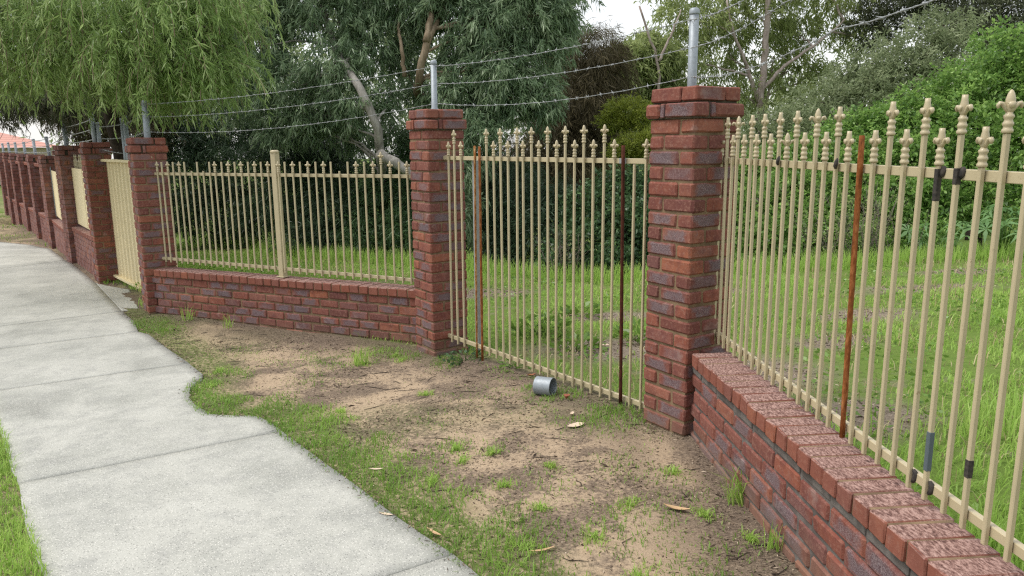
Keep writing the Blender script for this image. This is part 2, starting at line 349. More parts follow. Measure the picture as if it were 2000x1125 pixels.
# fence line (pillar positions); the garden lies on its far side
FENCE = np.array([(1.55, -12), (1.32, .6), (1.1, 4.2), (-.62, 6.45), (-4.1, 8.5), (-6.0, 11.1), (-7.8, 13.4), (-10.2, 16.9), (-16.7, 25.1), (-40, 52)], float)
def seg_dist(x, y, L):
    """signed distance to polyline, positive on the garden (right) side"""
    x = np.asarray(x, float); y = np.asarray(y, float); best = np.full(x.shape, 1e9); sg = np.ones(x.shape)
    for (ax, ay), (bx, by_) in zip(L[:-1], L[1:]):
        dx, dy = bx - ax, by_ - ay; l2 = dx * dx + dy * dy; t = np.clip(((x - ax) * dx + (y - ay) * dy) / l2, 0, 1)
        d = np.hypot(x - ax - t * dx, y - ay - t * dy); s = -((x - ax) * dy * -1 + (y - ay) * dx)
        m = d < best; best = np.where(m, d, best); sg = np.where(m, np.sign(-((y - ay) * dx - (x - ax) * dy)), sg)
    return best * sg
PATH_R = np.array([(1.0, -3), (1.0, .3), (.72, 1.5), (-.155, 2.738), (-.259, 2.881), (-.421, 3.058), (-.589, 3.257), (-.787, 3.521), (-1.011, 3.803), (-1.229, 4.091), (-1.431, 4.362), (-1.548, 4.532), (-1.695, 4.676), (-1.834, 4.686), (-2.014, 4.73), (-2.218, 4.955), (-2.338, 5.144), (-2.446, 5.425), (-2.457, 5.64), (-2.476, 5.745), (-2.721, 6.073), (-3.15, 6.62), (-3.64, 7.252), (-4.092, 7.873), (-4.53, 8.477)])
PATH_L = np.array([(-.75, -3), (-.75, .6), (-1.43, 2.15), (-1.904, 2.747), (-2.023, 2.887), (-2.321, 3.265), (-2.717, 3.791), (-3.274, 4.511), (-5.9, 7.9), (-9.0, 12.3), (-11.5, 15.2), (-14.5, 17.0), (-22, 18.5)])
PATH_FAR = np.array([(-4.53, 8.477), (-6.2, 10.95), (-7.906, 13.257), (-10.298, 16.568), (-11.3, 17.445), (-12.402, 18.014), (-22, 20.5)])

def ground_z(x, y):
    x = np.asarray(x, float); y = np.asarray(y, float)
    z = gz(x, y) + (vnoise(x, y, 1.7, 1) - .5) * .035 + (vnoise(x, y, 6, 2) - .5) * .012
    return z
gx = np.unique(np.round(np.r_[np.linspace(-120, -18, 24), np.linspace(-18, -5, 60), np.linspace(-5, 4, 130), np.linspace(4, 12, 50), np.linspace(12, 120, 26)], 3))
gy = np.unique(np.round(np.r_[np.linspace(-80, 0, 20), np.linspace(0, 1.5, 12), np.linspace(1.5, 9, 120), np.linspace(9, 22, 80), np.linspace(22, 200, 30)], 3))
X, Y = np.meshgrid(gx, gy, indexing='ij'); Z = ground_z(X, Y)
side = seg_dist(X, Y, FENCE)
dR = seg_dist(X, Y, PATH_R)          # >0 : right of the path edge (verge)
inpath = (dR < 0) & (seg_dist(X, Y, PATH_L) > 0) & (Y < 9) | ((seg_dist(X, Y, np.r_[PATH_R, PATH_FAR[1:]]) < 0) & (seg_dist(X, Y, PATH_L) > 0))
apron = (seg_dist(X, Y, np.r_[PATH_R, PATH_FAR[1:]]) > -.1) & (seg_dist(X, Y, np.r_[PATH_R, PATH_FAR[1:]]) < .62) & (Y > 8.8) & (Y < 10.95) & (X < -4.35)
Z = np.where(inpath, Z - .03, np.where(apron, Z - .03, Z))
lawn = sm(side, .0, .25); 
wallfoot_litter_shade = np.maximum(sm(-side, .75, .15) * sm(vnoise(X, Y, 2.2, 5), .10, .5), sm(-side, .30, .12)) * (side < .1)  # litter along the wall feet, strengthened to paint in the contact shadow there
BARE = [(.95, 6.25, .75, .42), (1.75, 5.3, .55, .5), (2.05, 4.3, .45, .35), (3.4, 7.0, .5, .25), (-.5, 9.3, .7, .3), (4.6, 8.2, .7, .25), (1.0, 7.6, .5, .25), (2.7, 6.1, .35, .25), (5.6, 9.2, .6, .2), (-2.6, 10.2, .8, .3), (2.3, 8.6, .5, .2)]
def bare_at(x, y):
    r = np.zeros(np.shape(x))
    for cx, cy, rx, ry in BARE: r = np.maximum(r, np.exp(-(((x - cx) / rx) ** 2 + ((y - cy) / ry) ** 2) ** 1.5))
    return np.clip(r * (.6 + .9 * vnoise(x, y, 5, 90)), 0, 1)
turf = np.clip(sm(dR, .48, .10) * (dR > -.1) * (side < 0) + sm(vnoise(X, Y, 1.1, 9), .5, .7) * .28, 0, 1)
turf = np.where(seg_dist(X, Y, PATH_L) < 0, 1, turf)
nx, ny = X.shape; ii = np.arange(nx * ny).reshape(nx, ny)
Fg = np.stack([ii[:-1, :-1], ii[1:, :-1], ii[1:, 1:], ii[:-1, 1:]], -1).reshape(-1, 4)
structure(put('ground', mesh_np('ground', np.stack([X, Y, Z], -1).reshape(-1, 3), Fg, M['ground'], smooth=True, attrs=dict(lawn=lawn.ravel(), litter=wallfoot_litter_shade.ravel(), turf=turf.ravel(), bare=bare_at(X, Y).ravel()))))

# ------------------------------------------------------------------ concrete path: slabs with joints between them
path = structure(put('concrete_path', None))
def resample(P, n):
    P = np.asarray(P, float); d = np.r_[0, np.cumsum(np.linalg.norm(np.diff(P, axis=0), axis=1))]
    t = np.linspace(0, d[-1], n); return np.stack([np.interp(t, d, P[:, k]) for k in range(2)], -1)
def slab(Rp, Lp, gap=.0042, drop=0.0):
    n = max(6, int(max(np.linalg.norm(np.diff(np.asarray(Rp), axis=0), axis=1).sum(), np.linalg.norm(np.diff(np.asarray(Lp), axis=0), axis=1).sum()) / .07))
    R_, L_ = resample(Rp, n), resample(Lp, n)
    # widen the joints: pull the end rows in
    def pull(A):
        A = A.copy(); t0 = A[1] - A[0]; t1 = A[-2] - A[-1]; A[0] += t0 / np.linalg.norm(t0) * gap; A[-1] += t1 / np.linalg.norm(t1) * gap; return A
    R_, L_ = pull(R_), pull(L_); m = 16; u = np.linspace(0, 1, m)
    G = R_[:, None] * (1 - u)[None, :, None] + L_[:, None] * u[None, :, None]
    x, y = G[..., 0], G[..., 1]; z = gz(x, y) + .012 - drop * (1 - u[None, :]) ** .7
    top = np.stack([x, y, z], -1); low = top.copy(); low[..., 2] -= .08
    V = np.r_[top.reshape(-1, 3), low.reshape(-1, 3)]; N = n * m; id_ = np.arange(N).reshape(n, m)
    F = [np.stack([id_[:-1, :-1], id_[:-1, 1:], id_[1:, 1:], id_[1:, :-1]], -1).reshape(-1, 4)]
    for e in (id_[0], id_[-1][::-1], id_[:, -1], id_[:, 0][::-1]):
        F.append(np.stack([e[1:], e[:-1], e[:-1] + N, e[1:] + N], -1))
    F = np.concatenate(F)[:, ::-1]
    put('slab', mesh_np('slab', V, F, M['concrete']), path)
def cut(P, a, b):
    return P[a:b + 1]
R_ = [tuple(p) for p in PATH_R]
slab([(1.0, -3), (1.0, .3)], [(-.75, -3), (-.75, -.4)])
slab([(1.0, .3), (.72, 1.5)], [(-.75, -.4), (-.75, .6)])
slab([(.72, 1.5), (-.155, 2.738), (-.259, 2.881)], [(-.75, .6), (-1.43, 2.15)])
slab(R_[4:11], [(-1.43, 2.15), (-1.904, 2.747), (-2.023, 2.887), (-2.321, 3.265), (-2.577, 3.633)])
slab(R_[10:21] + [(-2.752, 6.124)], [(-2.577, 3.633), (-2.717, 3.791), (-3.274, 4.511), (-3.92, 5.345)])
slab([(-2.752, 6.124), (-3.15, 6.62), (-3.64, 7.252), (-3.802, 7.372)], [(-3.92, 5.345), (-4.92, 6.64)], .002)
slab([(-3.802, 7.372), (-4.092, 7.873), (-4.53, 8.477)], [(-4.92, 6.64), (-5.75, 7.61)], .003)
slab([(-4.50, 8.80), (-5.42, 10.40)], [(-4.532, 8.485), (-6.185, 10.93)], .004, .035)
slab([(-4.53, 8.477), (-6.2, 10.95), (-7.906, 13.257), (-8.3, 13.75)], [(-5.75, 7.61), (-7.4, 10.0), (-9.1, 12.35)], .006)
slab([(-8.3, 13.75), (-10.298, 16.568), (-11.3, 17.445), (-12.402, 18.014), (-14.5, 18.6)], [(-9.1, 12.35), (-11.5, 15.2), (-14.5, 17.0), (-16.5, 17.4)])
slab([(-14.5, 18.6), (-22, 20.5)], [(-16.5, 17.4), (-22, 18.5)])

# ------------------------------------------------------------------ bricks
BR = [box_mesh('brick', .230, .110, .076, M['brick'], .008 + .002 * (k % 3), jit=.0028, seed=k) for k in range(14)]
CLOSER = [box_mesh('brick_closer', .030, .110, .076, M['brick'], .004, jit=.001, seed=50 + k) for k in range(3)]
SPLIT = [box_mesh('split_brick', .230, .110, .036, M['mortar_grey'], .004, jit=.001, seed=60 + k) for k in range(3)]
COPL = [box_mesh('coping_brick', .102, .230, .076, M['coping'], .007, jit=.0022, seed=70 + k) for k in range(6)]
COPR = [box_mesh('coping_brick', .093, .230, .076, M['coping'], .006, jit=.0020, seed=80 + k) for k in range(6)]
CO = .086
def jit(a): return random.uniform(-a, a)
def lay(name, me, parent, x, y, z, rz=0.0, j=.0024):
    return put(name, me, parent, (x + jit(j), y + jit(j), z + jit(j * .5)), (jit(.004), jit(.004), rz + jit(.005)))
H2 = math.pi / 2
def course(kind):
    """centres and turns of the four bricks round one pillar course (0.35 square, corner at 0,0)"""
    if kind == 'A': return [(.115, .055, 0), (.055, .235, H2), (.235, .295, 0), (.295, .115, H2)]
    return [(.055, .115, H2), (.235, .055, 0), (.295, .235, H2), (.115, .295, 0)]
CORB = [(.055, .115, H2), (.275, .055, 0), (.335, .275, H2), (.115, .335, 0)]
CORB_CL = [(.140, .055, 0), (.335, .140, H2), (.250, .335, 0), (.055, .250, H2)]

def joined(parent, name, items, mat):
    """bricks of a far pillar or wall, too small to pick apart: real geometry in one mesh"""
    Vs, Fs = [], []; n0 = 0
    for me, (x, y, z), rz in items:
        v = np.empty(len(me.vertices) * 3, np.float32); me.vertices.foreach_get('co', v); v = v.reshape(-1, 3)
        c, s = math.cos(rz), math.sin(rz); V = np.stack([v[:, 0] * c - v[:, 1] * s + x, v[:, 0] * s + v[:, 1] * c + y, v[:, 2] + z], -1)
        Vs.append(V); Fs += [[i + n0 for i in p.vertices] for p in me.polygons]; n0 += len(v)
    me = bpy.data.meshes.new(name); me.from_pydata(np.concatenate(Vs).tolist(), [], Fs); me.materials.append(mat)
    return stuff(put(name, me, parent))
LOWBR = [box_mesh('far_brick', .230, .110, .076, M['brick'], 0, jit=.002, seed=k) for k in range(4)]
def far_mat():
    b = NB('far_brick'); v = b.pos(); vo = b.n('TexNoise'); vo.inputs['Scale'].default_value = 7; vo.inputs['Detail'].default_value = 1
    b.l(v, vo.inputs['Vector']); n2 = b.noise(v, 50, 3)
    col = b.ramp(vo.outputs['Fac'], [(.3, (.10, .045, .045)), (.45, (.18, .065, .052)), (.55, (.17, .11, .115)), (.7, (.27, .105, .06))])
    col = b.mix(b.math('MULTIPLY', n2, .4), col, (.30, .17, .13)); b.bump(n2, .4, .004); return b.set(col, .9, 0, .2)
M['farbrick'] = far_mat()
for m_ in LOWBR: m_.materials.clear(); m_.materials.append(M['farbrick'])

def pipe_mesh(h, r, cap=True, flare=False):
    lst = [([(0, 0, 0), (0, 0, .012), (0, 0, .03), (0, 0, h)], [r * (1.55 if flare else 1.0), r * (1.5 if flare else 1.0), r, r], 14)]
    if cap: lst.append(([(0, 0, h), (0, 0, h + .004), (0, 0, h + .026), (0, 0, h + .034)], [r * 1.08, r * 1.12, r * 1.06, r * .7], 14))
    return tubes_mesh('pipe_post', lst, M['galv'])

PILL = {}
def pillar(x, y, t, ztop, n, label, detail, first='A', pipe=None, below=2):
    """x, y: the corner nearest the camera; t: turn; n: body courses under the two cap courses"""
    rot = H2 - t
    e = thing('brick_pillar', label, 'brick pillar', (x, y, ztop), (0, 0, rot), 'brick pillars along the fence')
    PILL[len(PILL) + 1] = (x, y, rot, ztop)
    rows = n + below; items = []
    for k in range(rows):
        z = -CO * (k + 2) - .038
        for c in course('A' if k % 2 == 0 else 'B'): items.append((c, z))
    cap = [(c, -.038) for c in course(first)]
    corb = [((cx - .02, cy - .02, r), -CO - .038) for cx, cy, r in CORB]
    if detail:
        for k, ((cx, cy, r), z) in enumerate(items + cap + corb): lay('brick', BR[random.randrange(14)], e, cx, cy, z, r + (math.pi if random.random() < .5 else 0))
        for k, (cx, cy, r) in enumerate(CORB_CL): lay('brick_closer', CLOSER[k % 3], e, cx - .02, cy - .02, -CO - .038, r)
    else:
        joined(e, 'brickwork', [(LOWBR[random.randrange(4)], (cx + jit(.002), cy + jit(.002), z), r) for (cx, cy, r), z in items + cap + corb], M['farbrick'])
    # mortar bed, raked back behind the brick faces
    bm = bmesh.new()
    def bx(x0, x1, y0, y1, z0, z1):
        r = bmesh.ops.create_cube(bm, size=1)
        for v in r['verts']: v.co = Vector(((x0 + x1) / 2 + v.co.x * (x1 - x0), (y0 + y1) / 2 + v.co.y * (y1 - y0), (z0 + z1) / 2 + v.co.z * (z1 - z0)))
    bx(.009, .341, .009, .341, -CO * (rows + 2), -CO * 2 + .002); me = bpy.data.meshes.new('mortar'); bm.to_mesh(me); bm.free(); me.materials.append(M['mortar']); put('mortar', me, e)
    bm = bmesh.new(); bx(-.006, .356, -.006, .356, -CO * 2 + .0042, -CO - .006); bx(.016, .334, .016, .334, -CO - .004, -.012)
    me = bpy.data.meshes.new('cap_mortar'); bm.to_mesh(me); bm.free(); me.materials.append(M['mortar_old']); put('cap_mortar', me, e)
    if pipe:
        h, r, px, py, lean, fl = pipe
        put('pipe_post', pipe_mesh(h, r, True, fl), e, (px, py, -.010), lean)
    return e
pillar(.983, 4.071, 1.007, 1.978, 21, 'largest brick pillar, between the ground-length panel and the spiked fence on the right', True, 'A', (.402, .026, .150, .180, (0, 0, 0), False))
pillar(-.685, 6.277, .987, 1.9705, 23, 'brick pillar with a grey pipe on top, between the two middle iron panels', True, 'B', (.382, .026, .165, .175, (.015, 0, 0), True))
pillar(-4.150, 8.327, .960, 1.785, 21, 'brick pillar between the cream ribbed gate and the iron panel on the low wall', True, 'A', (.390, .036, .20, .18, (0, .02, 0), False))
pillar(-6.160, 10.975, .905, 1.757, 22, 'brick pillar at the far side of the cream ribbed gate, its pipe leaning', True, 'B', (.385, .036, .19, .18, (.03, -.05, 0), False))
pillar(-7.894, 13.272, .80, 1.7225, 22, 'brick pillar between the two plain cream sheet screens', False, 'A', (.36, .036, .18, .18, (0, -.03, 0), False))
pillar(-10.411, 16.813, .85, 1.512, 22, 'brick pillar between the far cream sheet screen and the recessed brick fence bays', False, 'B', (.40, .036, .2, .15, (0, -.06, 0), False))
for k, (x, y, z, lab, hp) in enumerate([(-11.787, 18.548, 1.523, 'second brick pillar of the recessed brick bays, counting from the cream screen', .36), (-13.052, 20.139, 1.525, 'third brick pillar of the recessed brick bays, in the shade under the willow-leaved tree', .30),
        (-14.42, 21.883, 1.531, 'fourth brick pillar of the recessed brick bays beyond the path bend', .30), (-15.607, 23.38, 1.541, 'fifth brick pillar of the recessed brick bays, before the last one in view', .30), (-16.862, 24.986, 1.544, 'farthest brick pillar at the end of the fence', .28)]):
    pillar(x, y, .88, z, 22, lab, False, 'AB'[k % 2], (hp, .034, .18, .18, (0, -.03, 0), False))

# ------------------------------------------------------------------ low walls
def wall(name, label, a, b_, z0, z1, depth, split, cop, pitch, detail=True, cat='low wall', group=None, width=.23, start_off=0.0):
    """a, b_: ends of the front edge of the coping; z0, z1: top of the coping at both ends"""
    a = np.array(a, float); b_ = np.array(b_, float); d = b_ - a; L = float(np.hypot(*d))
    e = thing(name, label, cat, (a[0], a[1], z0), (0, -math.atan2(z1 - z0, L), math.atan2(d[1], d[0])), group)
    sgn = 1.0
    n = int(L / pitch) + 1; it = []
    for k in range(n):
        it.append((random.choice(cop), (pitch * (k + .5), .115, -.038), 0))
    zc = -.086; rows = []
    if split: rows.append((SPLIT, zc - .018, .0)); zc -= .046
    k = 0
    while zc > -depth:
        rows.append((BR if detail else LOWBR, zc - .038, (.12 if k % 2 else 0) + start_off)); zc -= CO; k += 1
    br = []
    for ms, z, off in rows:
        x = -.12 + off
        while x < L + .05:
            if x > -.13: br.append((random.choice(ms), (x + .115, .02 + .055, z), math.pi if random.random() < .5 else 0, ms is SPLIT))
            x += .24
    if detail:
        for me, (x, y, z), r in it: lay('coping_brick', me, e, x, y + jit(.003), z + jit(.002), r, .002)
        for me, (x, y, z), r, sp in br: lay('split_brick' if sp else 'brick', me, e, x, y, z, r)
    else:
        joined(e, 'coping', it, M['coping']); joined(e, 'brickwork', [(m, p, r) for m, p, r, s in br], M['farbrick'])
    bm = bmesh.new()
    def bx(x0, x1, y0, y1, z0_, z1_):
        r = bmesh.ops.create_cube(bm, size=1)
        for v in r['verts']: v.co = Vector(((x0 + x1) / 2 + v.co.x * (x1 - x0), (y0 + y1) / 2 + v.co.y * (y1 - y0), (z0_ + z1_) / 2 + v.co.z * (z1_ - z0_)))
    bx(0, L, .029, .205, zc, -.080); me = bpy.data.meshes.new('mortar'); bm.to_mesh(me); bm.free(); me.materials.append(M['mortar_grey' if split else 'mortar']); put('mortar', me, e)
    put('coping_mortar', box_mesh('coping_mortar', L - .008, .210, .0725, M['mortar'], 0, (L / 2, .1155, -.0405)), e)
    return e, L
wall('low_brick_wall', 'low brick wall with pale rough coping under the spiked fence, nearest on the right', (1.0085, 4.06), (1.2545, .80), .516, .516, .70, True, COPR, .1015)
wall('low_brick_wall', 'low brick wall with square-ended coping bricks under the panel with missing spear heads', (-4.06, 8.335), (-.86, 6.70), .323, .372, .66, False, COPL, .112)
wall('low_brick_wall', 'low brick wall with pink coping under the cream sheet screen beside the gate', (-7.855, 13.31), (-6.33, 11.27), .30, .34, .85, False, COPL, .112, False)
wall('low_brick_wall', 'low brick wall with pink coping under the farther cream sheet screen', (-10.37, 16.85), (-8.09, 13.57), .10, .16, .85, False, COPL, .112, False)
pl = [(-10.411, 16.813), (-11.787, 18.548), (-13.052, 20.139), (-14.42, 21.883), (-15.607, 23.38), (-16.862, 24.986)]
infl = ['first recessed brick bay with a ledge, next to the far cream screen', 'second recessed brick bay with a ledge, after the cream screen', 'third recessed brick bay with a ledge, under the overhanging branches',
        'fourth recessed brick bay with a ledge, beyond the bend of the path', 'last recessed brick bay with a ledge, at the far end of the fence']
for k in range(5):
    (x1, y1), (x0, y0) = pl[k], pl[k + 1]
    t = .86; dr = np.array([math.sin(t), math.cos(t)]); dl = np.array([-math.cos(t), math.sin(t)])
    a = np.array([x0, y0]) + dr * .05; c = np.array([x1, y1]) + dl * .345 + dr * .05
    e, L = wall('brick_infill_wall', infl[k], a, c, .12, .12, .8, False, COPL, .112, False, 'brick wall', 'recessed brick bays')
    it = []; z = .005
    r = 0
    while z < 1.06:
        x = -.12 + (.12 if r % 2 else 0)
        while x < L + .03:
            if x + .115 > 0: it.append((random.choice(LOWBR), (x + .115, .13 + .055, z + .038), 0))
            x += .24
        z += CO; r += 1
    joined(e, 'upper_brickwork', it, M['farbrick'])
    joined(e, 'upper_coping', [(random.choice(COPL), (.112 * (q + .5), .15, z + .038), 0) for q in range(int(L / .112) + 1)], M['coping'])
    put('upper_mortar', box_mesh('upper_mortar', L, .09, z, M['mortar'], 0, (L / 2, .185, z / 2 - .002)), e)

# ------------------------------------------------------------------ iron fence panels
def lathe(bm, prof, n=10):
    rings = []
    for r, z in prof:
        rings.append([bm.verts.new((r * math.cos(2 * math.pi * k / n), r * math.sin(2 * math.pi * k / n), z)) for k in range(n)])
    for a, b_ in zip(rings[:-1], rings[1:]):
        for k in range(n): bm.faces.new((a[k], a[(k + 1) % n], b_[(k + 1) % n], b_[k]))
    bm.faces.new(rings[-1]); bm.faces.new(rings[0][::-1])
def spear_mesh(blunt=False):
    bm = bmesh.new()
    lathe(bm, [(.0125, 0), (.0145, .003), (.0145, .009), (.0115, .012), (.0115, .018), (.014, .021), (.014, .027), (.0115, .030), (.0105, .037), (.0135, .041), (.0135, .047), (.0095, .050), (.0085, .056)], 10)
    # middle leaf
    top = [(.0085, .054), (.0105, .062), (.0120, .074), (.0115, .086), (.0090, .098), (.0085, .112)] if blunt else [(.0085, .054), (.0100, .062), (.0125, .076), (.0120, .090), (.0085, .103), (.0045, .111), (.001, .114)]
    lathe(bm, top, 10)
    # curled side leaves, a wide pair and a shallow pair
    for ax, k, wd in ((0, 1.0, 1.0), (math.pi, 1.0, 1.0), (H2, .44, 1.25), (-H2, .44, 1.25)):
        path_ = [(.004, .054), (.011, .066), (.019, .077), (.0255, .079), (.0295, .073), (.0285, .065)]
        rad = [.0050, .0062, .0072, .0070, .0060, .0030]
        rings = []
        for i, ((x, z), r) in enumerate(zip(path_, rad)):
            x *= k; a = path_[max(i - 1, 0)]; c = path_[min(i + 1, 5)]; tx, tz = (c[0] - a[0]) * k, c[1] - a[1]; l = math.hypot(tx, tz); nx_, nz = -tz / l, tx / l
            ring = []
            for q in range(8):
                th = 2 * math.pi * q / 8; u, v = math.cos(th) * r * .85, math.sin(th) * r * 1.15 * wd
                px, py, pz = x + nx_ * u, v, z + nz * u
                ring.append(bm.verts.new((px * math.cos(ax) - py * math.sin(ax), px * math.sin(ax) + py * math.cos(ax), pz)))
            rings.append(ring)
        for a, b_ in zip(rings[:-1], rings[1:]):
            for q in range(8): bm.faces.new((a[q], a[(q + 1) % 8], b_[(q + 1) % 8], b_[q]))
        bm.faces.new(rings[-1]); bm.faces.new(rings[0][::-1])
    bmesh.ops.recalc_face_normals(bm, faces=bm.faces)
    for f in bm.faces: f.smooth = True
    me = bpy.data.meshes.new('spear_head'); bm.to_mesh(me); bm.free(); me.materials.append(M['cream']); return me
SPEAR, SPEAR_B = spear_mesh(), spear_mesh(True)
_bars = {}
def bar_mesh(h, w_, mat):
    k = (round(h, 3), w_, mat.name)
    if k not in _bars: _bars[k] = box_mesh('bar', w_, w_, h, mat, .0022, (0, 0, h / 2))
    return _bars[k]
def rod_mesh(h, r, mat):
    return tubes_mesh('bar', [([(0, 0, z) for z in np.linspace(0, h, 14)], [r * random.uniform(.9, 1.1) for _ in range(14)], 8)], mat)

def panel(label, a, b_, tilt=0.0):
    a = np.array(a, float); b_ = np.array(b_, float); d = b_ - a; L = float(np.hypot(*d))
    e = thing('steel_fence_panel', label, 'fence panel', (a[0], a[1], 0), (0, -tilt, math.atan2(d[1], d[0])), 'cream steel fence panels')
    return e, L
def rail(name, e, L, z, x0=-.0, lug=True):
    put(name, box_mesh(name, L - x0, .022, .032, M['cream'], .002, ((L + x0) / 2, .021, z - .016)), e)
    if lug:
        for x in (x0 - .004, ):
            put('lug', box_mesh('lug', .05, .028, .040, M['cream'], .009, (x, .021, z - .016)), e)
def bar(e, s, z0, z1, kind='spear', blunt=False, turn=0.0, mat='cream', w_=.0152, label=None, lean=0.0):
    o = put('bar', bar_mesh(z1 - z0, w_, M[mat]), e, (s, jit(.0015), z0), (jit(.002), lean + jit(.0035), 0))
    if label: o['label'] = label
    if kind == 'spear': put('spear_head', SPEAR_B if blunt else SPEAR, o, (0, 0, z1 - z0), (0, 0, turn + jit(.06)))
    return o

# middle panel, standing on the ground between the two tallest pillars
e, L = panel('cream iron panel reaching down to the ground, with three rusty rods among its bars', (-.56, 6.33), (.90, 4.42))
rail('top_rail', e, L, 1.588); rail('bottom_rail', e, L, .053)
for i, s in enumerate([.061, .152, .252, .618, .711, .806, .892, .987, 1.073, 1.171, 1.256, 1.351, 1.434, 1.524, 1.619, 1.711, 1.802, 1.894, 1.987]):
    tall = i % 2 == 1
    bar(e, s, -.004, 1.685 if tall else 1.592, lean=.006 * random.choice((-1, 0, 0, 1)))
bar(e, 2.258, -.02, 1.592)
bar(e, 2.165, -.03, 1.552, None)
o = put('bar', rod_mesh(1.73, .0085, M['rust_light']), e, (.428, .004, -.06), (0, .013, 0)); o['label'] = 'flaking rusty rod, thinner one'
o = put('bar', rod_mesh(1.73, .010, M['rust']), e, (.522, -.006, -.065), (0, .004, 0)); o['label'] = 'orange rusty rod beside the grey post'
o = put('bar', rod_mesh(1.67, .0115, M['rust_dark']), e, (2.096, -.012, -.002), (0, -.011, 0)); o['label'] = 'dark brown rusty rod near the brick pillar'
put('weld_scar', box_mesh('weld_scar', .06, .004, .033, M['galv_dull'], .001, (2.055, .0085, 1.572)), e)
o = put('grey_post', box_mesh('grey_post', .042, .042, 1.57, M['galv_dull'], .003, (.375, .062, .77)), e); o['label'] = 'galvanised grey square post behind the rail'

# left panel, on the low wall with the square coping
e, L = panel('cream iron panel with many missing spear heads and a thick middle post', (-4.0, 8.44), (-.80, 6.747), .0035)
rail('top_rail', e, L, 1.405); rail('bottom_rail', e, L, .452)
S6 = [-.014, .084, .168, .267, .352, .448, .538, .638, .729, .823, .912, 1.006, 1.101, 1.195, 1.289, 1.386, 1.478, 1.577, 1.669, 1.761, 1.901, 1.993, 2.097, 2.191, 2.298, 2.389, 2.491, 2.587, 2.688, 2.784, 2.885, 2.985, 3.083, 3.18, 3.284, 3.376, 3.472]
K6 = 'FsBsBsBxBxBsBsBsBsBsfBsBsBsBxBsBsFsBs'
K6 = 'F s B s B s B x B x B s B s B s B s B s s B s B s B s B x B s B s F s B s'.split()
for s, k in zip(S6, K6):
    z0 = .398
    if k == 'F': bar(e, s, z0, 1.497)
    elif k == 's': bar(e, s, z0, 1.413)
    elif k == 'B': bar(e, s, z0, 1.520, None, lean=.004 * random.choice((-1, 0, 1)))
    else: bar(e, s, z0, 1.425 if s < 1 else 1.432, None)
po = put('post', box_mesh('post', .065, .065, 1.29, M['cream'], .004, (1.838, .03, .965)), e)
put('post_cap', tubes_mesh('post_cap', [([(1.838, .03, 1.606), (1.838, .03, 1.612), (1.838, .03, 1.628), (1.838, .03, 1.636)], [.040, .045, .043, .028], 12)], M['cream']), e)
put('base_plate', box_mesh('base_plate', .10, .10, .008, M['cream'], .002, (1.838, .03, .352)), e)

# right panel, on the low wall with the pale rough coping
e, L = panel('spiked cream iron panel on the right with one rusty bar and two scorched bars', (1.172, 4.17), (1.422, .92))
rail('top_rail', e, L, 1.598); rail('bottom_rail', e, L, .606)
SR = [-.035, .046, .125, .195, .288, .375, .447, .534, .612, .700, .779, .871, .958, 1.046, 1.134, 1.228, 1.317, 1.404, 1.490, 1.584, 1.672, 1.766, 1.857, 1.945, 2.038, 2.129, 2.221, 2.31, 2.40, 2.49, 2.58, 2.67, 2.76, 2.85, 2.94, 3.03, 3.12]
for i, s in enumerate(SR):
    tall = i % 2 == 1
    if i == 17:
        o = put('bar', rod_mesh(1.15, .0105, M['rust']), e, (s + .03, -.004, .552), (0, -.022, 0)); o['label'] = 'orange rusty bar without a spear head'; continue
    facing = i in (3, 13, 25, 10)
    o = bar(e, s, .547, 1.700 if tall else 1.607, 'spear', not facing, (H2 - .25) if facing else 0, lean=.003 * random.choice((-1, 0, 1)))
    if i in (22, 23):
        o['label'] = 'scorched bar with black weld marks'
        put('scorch_mark', box_mesh('scorch_mark', .0172, .0172, .10 if i == 22 else .05, M['scorch'], .002, (0, 0, (1.0 if i == 22 else 1.03))), o)
        put('weld_blob', tubes_mesh('weld_blob', [([(.010, .004, 1.026), (.012, .008, 1.034), (.014, .010, 1.046), (.011, .007, 1.058)], [.005, .0105, .0115, .005], 7)], M['scorch']), o)
        put('lower_weld', tubes_mesh('lower_weld', [([(.008, .006, .022), (.015, .012, .035), (.018, .010, .055), (.010, .006, .068)], [.006, .0105, .010, .005], 7)], M['scorch']), o)
    if i == 23: put('tape_sleeve', box_mesh('tape_sleeve', .0178, .0178, .132, M['tape'], .002, (0, 0, .165)), o)
    if i == 25: put('scorch_mark', box_mesh('scorch_mark', .0170, .0170, .055, M['scorch'], .001, (0, 0, .19)), o)
    if i in (9, 15): put('weld_blob', tubes_mesh('weld_blob', [([(.002, -.002, 1.03), (.010, -.008, 1.04), (.012, -.006, 1.055), (.004, .0, 1.07)], [.005, .008, .008, .004], 7)], M['scorch']), o)

# ------------------------------------------------------------------ ribbed gate between the third and fourth pillar
ga, gb = np.array([-5.95, 11.1]), np.array([-4.07, 8.9]); gd = gb - ga; GL = float(np.hypot(*gd))
e = thing('ribbed_metal_gate', 'cream ribbed metal gate standing over the path between two brick pillars', 'gate', (ga[0], ga[1], 0), (0, 0, math.atan2(gd[1], gd[0])))
x0, x1, z0, z1 = -.20, GL - .12, -.235, 1.514
rib = []
pit = .190; x = x0 + .05
while x < x1 - .05:
    rib += [(x, .012), (x + .095, .012), (x + .103, .042), (x + .182, .042)]; x += pit
V = []; n_ = len(rib)
for zz in (z0 + .03, z1 - .03):
    for (px, py) in rib: V.append((px, py, zz))
for zz in (z0 + .03, z1 - .03):
    for (px, py) in rib: V.append((px, py + .003, zz))
Fq = [(i, i + 1, n_ + i + 1, n_ + i) for i in range(n_ - 1)] + [(2 * n_ + i + 1, 2 * n_ + i, 3 * n_ + i, 3 * n_ + i + 1) for i in range(n_ - 1)]
